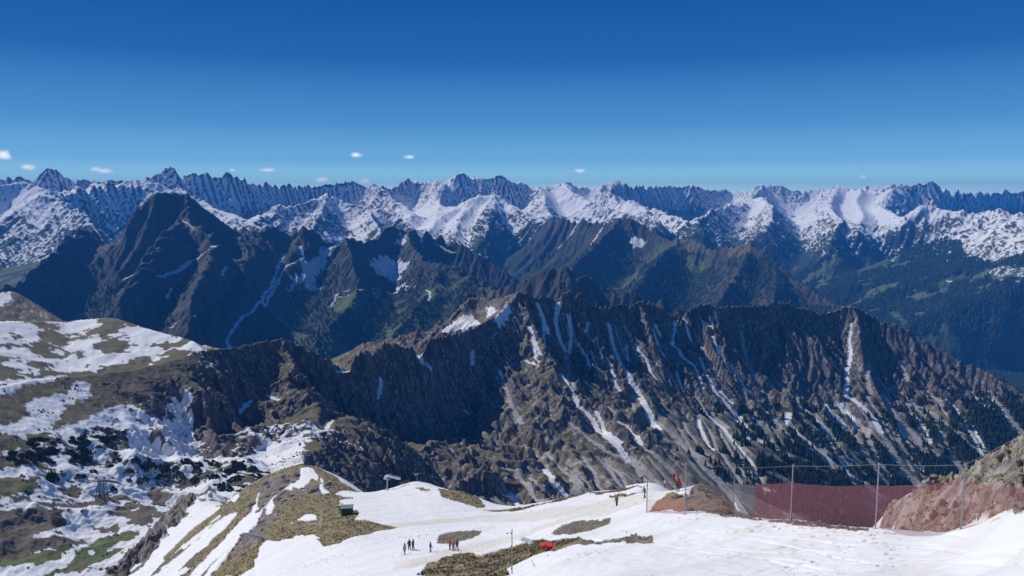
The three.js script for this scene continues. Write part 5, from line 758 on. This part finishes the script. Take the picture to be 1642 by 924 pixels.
{ // dwarf pines told apart on the snow, and the thicket that closes up behind them
  const list = [[83, 771, 9, 'tall dark dwarf pine clump alone on the open snow', 1.9], [128, 766, 7, 'low dwarf pine clump at the edge of the open snow behind the pylon'], [148, 758, 6, 'dwarf pine clump behind the pylon top'], [177, 749, 6, 'small dwarf pine high on the snow behind the pylon'], [181, 784, 6, 'round dwarf pine right behind the pylon legs'], [208, 759, 7, 'dwarf pine left of the large round one'], [206, 771, 5, 'small low dwarf pine in front of the round one'], [228, 771, 9, 'large round dwarf pine alone on the snow'], [237, 748, 11, 'wide dwarf pine below the big snow bowl'], [217, 739, 7, 'dwarf pine at the upper rim of the snow plateau'], [188, 738, 7, 'flat dwarf pine at the foot of the snow tongue'], [260, 754, 10, 'dense dwarf pine at the middle of the pine row'], [256, 765, 7, 'dwarf pine just below the dense one'], [283, 752, 9, 'dwarf pine beside the snow gap in the row'], [288, 766, 8, 'low dwarf pine by the soil mound'], [297, 743, 11, 'broad dwarf pine against the foot of the snow bowl'], [314, 746, 9, 'dwarf pine right of the snow bowl foot'], [317, 757, 8, 'dwarf pine under the one right of the bowl'], [313, 770, 8, 'dwarf pine by the rocky spine'], [350, 746, 7, 'round dwarf pine in a patch of snow'], [380, 748, 12, 'big dark dwarf pine below the ridge flank'], [367, 757, 8, 'dwarf pine in front of the big dark one'], [402, 756, 12, 'big dwarf pine nearest the grassy knoll'], [357, 781, 11, 'wide dwarf pine behind the pale tank'], [343, 765, 8, 'dwarf pine between the tank and the snow patch'], [377, 770, 9, 'dwarf pine behind the small shelter']];
  list.forEach(([px, py, w, label, tall], i) => { const f = onA(px, py, 640, 1200), k = Math.hypot(f[0], f[2]) / FOCAL, t = thing('dwarf_pine', label, 'shrub', f, i * 1.7, 'dwarf pines on the plateau'); const s = w * k * 1.15, m = part('foliage', bushes[i % 3], pineMats[i % 2], t); m.scale.set(s, s * (tall || .95), s * 1.1); m.position.y = -.25 * s; part('stem', trunkShape, bark, t).scale.set(s * 2, s * .5, s * 2); });
  const r = rng(77), spots = [];
  const belts = [[[43, 703], [94, 746], 46], [[108, 700], [143, 743], 40], [[10, 725], [60, 745], 26], [[330, 738], [430, 790], 46], [[150, 690], [200, 735], 12]];
  for (const [a, b, n] of belts) for (let i = 0; i < n; i++) { const f = onA(mix(a[0], b[0], r()), mix(a[1], b[1], r()), 640, 1200); spots.push([f, 2.2 + 3.2 * r(), r() * 6.3]); }
  const im = new THREE.InstancedMesh(bushes[0], pineMats[0], spots.length), d = new THREE.Object3D(); spots.forEach(([f, s, a], i) => { d.position.set(f[0], f[1] - .25 * s, f[2]); d.scale.set(s, s * .8, s); d.rotation.y = a; d.updateMatrix(); im.setMatrixAt(i, d.matrix); });
  im.name = 'dwarf_pine_thicket'; im.userData = { kind: 'stuff', label: 'dark dwarf pine thicket on the slopes behind the plateau', category: 'shrubs' }; im.castShadow = im.receiveShadow = true; scene.add(im);
}
// ---------------------------------------------------------------- tufts and stones on the bare ground
{
  const r = rng(123), d = new THREE.Object3D(), blade = []; for (let i = 0; i < 9; i++) { const a = i * 2.4, g = new THREE.ConeGeometry(.07, .8 + .4 * r(), 3, 1); g.translate(0, .4, 0); g.rotateX(.35 + .5 * r()); g.rotateY(a); blade.push(g); } const tuft = mergeGeometries(blade);
  const stone = (() => { const g = new THREE.IcosahedronGeometry(1, 1), p = g.attributes.position; for (let i = 0; i < p.count; i++) { const m = .75 + .4 * (noise(p.getX(i) * 1.7 + 3, p.getY(i) * 1.7 + p.getZ(i)) + .5); p.setXYZ(i, p.getX(i) * m, p.getY(i) * m * .7, p.getZ(i) * m); } g.computeVertexNormals(); return g; })();
  const tufts = [], stones = [];
  for (let i = 0; i < 240000; i++) { const az = mix(-.55, .6, r()), q = 30 * Math.exp(r() * 2.45), x = q * Math.sin(az), z = -q * Math.cos(az), k = kindF(x, z); if (k == 'turf' || k == 'mud' || (k == 'crag' && q < 200 && noise(x / 2, z / 2) > .1)) { if (noise(x / 2.4, z / 2.4) + .4 * r() > .1 && k != 'mud') tufts.push([x, heightF(x, z), z, .14 + .2 * r() * Math.max(1, q / 130)]); else if (r() < .3) stones.push([x, heightF(x, z), z, .06 + .2 * r() * r() * Math.max(1, q / 120)]); } else if ((k == 'rock' || k == 'crag' || k == 'soil') && r() < (k == 'soil' ? .05 : k == 'crag' && q < 200 ? .07 : .2)) stones.push([x, heightF(x, z), z, (.07 + .6 * r() ** 5) * Math.max(.8, q / 130)]); else if (k == 'snow' && r() < .0015 && q > 70) stones.push([x, heightF(x, z), z, .04 + .08 * r()]); }
  const lay = (name, label, category, list, geo, tones, flat) => { const im = new THREE.InstancedMesh(geo, M(1, 1, 1, .95), list.length), c = new THREE.Color(); list.forEach(([x, y, z, s], i) => { d.position.set(x, y - .02, z); d.scale.set(s * (1 + .4 * r()), s * flat * (.7 + .6 * r()), s * (1 + .4 * r())); d.rotation.set(0, r() * 6.3, 0); d.updateMatrix(); im.setMatrixAt(i, d.matrix); const t = tones[i % tones.length], v = .8 + .4 * r(); im.setColorAt(i, c.setRGB(t[0] * v, t[1] * v, t[2] * v)); }); im.name = name; im.userData = { kind: 'stuff', label, category }; im.castShadow = im.receiveShadow = true; scene.add(im); console.log(name, list.length); };
  lay('dry_grass', 'short dry grass on the bare patches of the slope', 'grass', tufts, tuft, [[.25, .2, .1], [.2, .17, .08], [.15, .14, .06], [.28, .22, .12]], 1); lay('stones', 'loose stones on the bare patches of the slope', 'stones', stones, stone, [[.2, .18, .16], [.14, .125, .115], [.26, .235, .21]], 1);
}
{ // boulders lying about on the plateau
  const r = rng(321), d = new THREE.Object3D(), list = [];
  for (let i = 0; i < 30000 && list.length < 3500; i++) { const az = mix(-.63, -.2, r()), q = mix(620, 1120, r()), x = q * Math.sin(az), z = -q * Math.cos(az); if (noise(x / 26, z / 26) + .6 * noise(x / 9, z / 9) > .42) list.push([x, heightA(x, z), z, .35 + 1.5 * r() ** 4]); }
  const g = new THREE.IcosahedronGeometry(1, 0), im = new THREE.InstancedMesh(g, M(.12, .11, .1, .95), list.length); list.forEach(([x, y, z, s], i) => { d.position.set(x, y, z); d.scale.set(s, s * .7, s * 1.2); d.rotation.set(r(), r() * 6, r()); d.updateMatrix(); im.setMatrixAt(i, d.matrix); }); im.name = 'boulder_field'; im.userData = { kind: 'stuff', label: 'grey boulders strewn over the snowy plateau', category: 'boulders' }; im.castShadow = im.receiveShadow = true; scene.add(im);
}
// ---------------------------------------------------------------- conifers on the ridge and in the valleys
{
  const spots = [[1131, 748], [1139, 742], [1147, 750], [1153, 744], [1181, 760], [1197, 764], [1208, 775], [1225, 718], [1233, 712], [1241, 722], [1248, 731], [1237, 738], [1255, 749], [1262, 756], [1269, 746], [1277, 757], [1284, 766], [1291, 757], [1300, 770], [1310, 774], [1319, 778], [1331, 772], [1345, 776], [1244, 704], [1214, 700]];
  let first = null;
  spots.forEach(([px, py], i) => { const f = onA(px, py, 1500, 3000), h = 15 + (i * 7 % 5) * 1.6; if (!first) { first = thing('spruce_tree', 'dark pointed spruce among the scattered spruces on the green lower ridge slope', 'tree', f, 0, 'spruces on the lower ridge slope'); part('trunk', trunkShape, bark, first); part('crown', crowns[0], needleMats[0], first); first.scale.set(h * .95, h, h * .95); } else copy(first, f, i * 2.1, V(h * .95, h, h * .95)); });
  const r = rng(99), d = new THREE.Object3D();
  const plant = (name, label, list, geo, mat) => { const im = new THREE.InstancedMesh(geo, mat, list.length); list.forEach(([x, y, z, s], i) => { d.position.set(x, y - .04 * s, z); d.scale.set(s * .95, s, s * .95); d.rotation.y = i * 2.4; d.updateMatrix(); im.setMatrixAt(i, d.matrix); }); im.name = name; im.userData = { kind: 'stuff', label, category: 'forest' }; im.castShadow = im.receiveShadow = true; scene.add(im); console.log(name, list.length); };
  const ridgeTrees = [[], []];
  for (let i = 0; i < 60000; i++) { const az = mix(.13, .66, r()), q = mix(1600, 2900, r()), x = q * Math.sin(az), z = -q * Math.cos(az), y = heightA(x, z), t = y / q, s = at(zoneA, zoneA.S, x, z); const low = sm(-470, -640, y) * sm(.1, .3, az) + sm(.46, .56, az) * .55, cl = fbm(x / 70, z / 70, 3) + .35 * noise(x / 24, z / 24); if (t > -.42 && s < 1.35 && cl > .62 - low * .7 && inScreeA(x, z) < -3 && inSnowA(x, z) < -3) ridgeTrees[i % 2].push([x, y, z, 9 + 9 * r()]); }
  plant('ridge_forest', 'dark conifers scattered over the lower right ridge slope', ridgeTrees[0], crowns[1], needleMats[2]); plant('ridge_forest', 'dark conifers scattered over the lower right ridge slope', ridgeTrees[1], crowns[2], needleMats[0]);
  const mid = [];
  for (let i = 0; i < 260000 && mid.length < 42000; i++) { const az = mix(-.6, .62, r()), q = mix(3100, 7000, Math.sqrt(r())), x = q * Math.sin(az), z = -q * Math.cos(az), y = heightBC(x, z), s = at(zoneB, zoneB.S, x, z), n1 = fbm(x / 160, z / 160, 3); if (rawB(x, z) < y || !woodedB(x, y, z, s, n1) || areaB(x, z) || inSnowB(x, z) > -20) continue; mid.push([x, y, z, 14 + 12 * r()]); }
  const far = []; for (let i = 0; i < 160000 && far.length < 45000; i++) { const az = mix(.16, .63, r()), q = mix(5200, 9400, r()), x = q * Math.sin(az), z = -q * Math.cos(az), y = heightBC(x, z); if (rawC(x, z) < y || y > -430 || fbm(x / 260 + 5, z / 260, 3) < -.35 || clearing(x, z) > .2 || areaC(x, z)) continue; far.push([x, y, z, 20 + 14 * r()]); }
  plant('far_valley_forest', 'blue green forest on the far side of the right valley', far, crowns[1], needleMats[1]);
  plant('valley_forest', 'dense conifer forest on the mountainsides beyond the ridge', mid, crowns[0], needleMats[1]);
}
scene.updateMatrixWorld(true);
console.log('built', Date.now() - T0);
renderer.render(scene, camera);
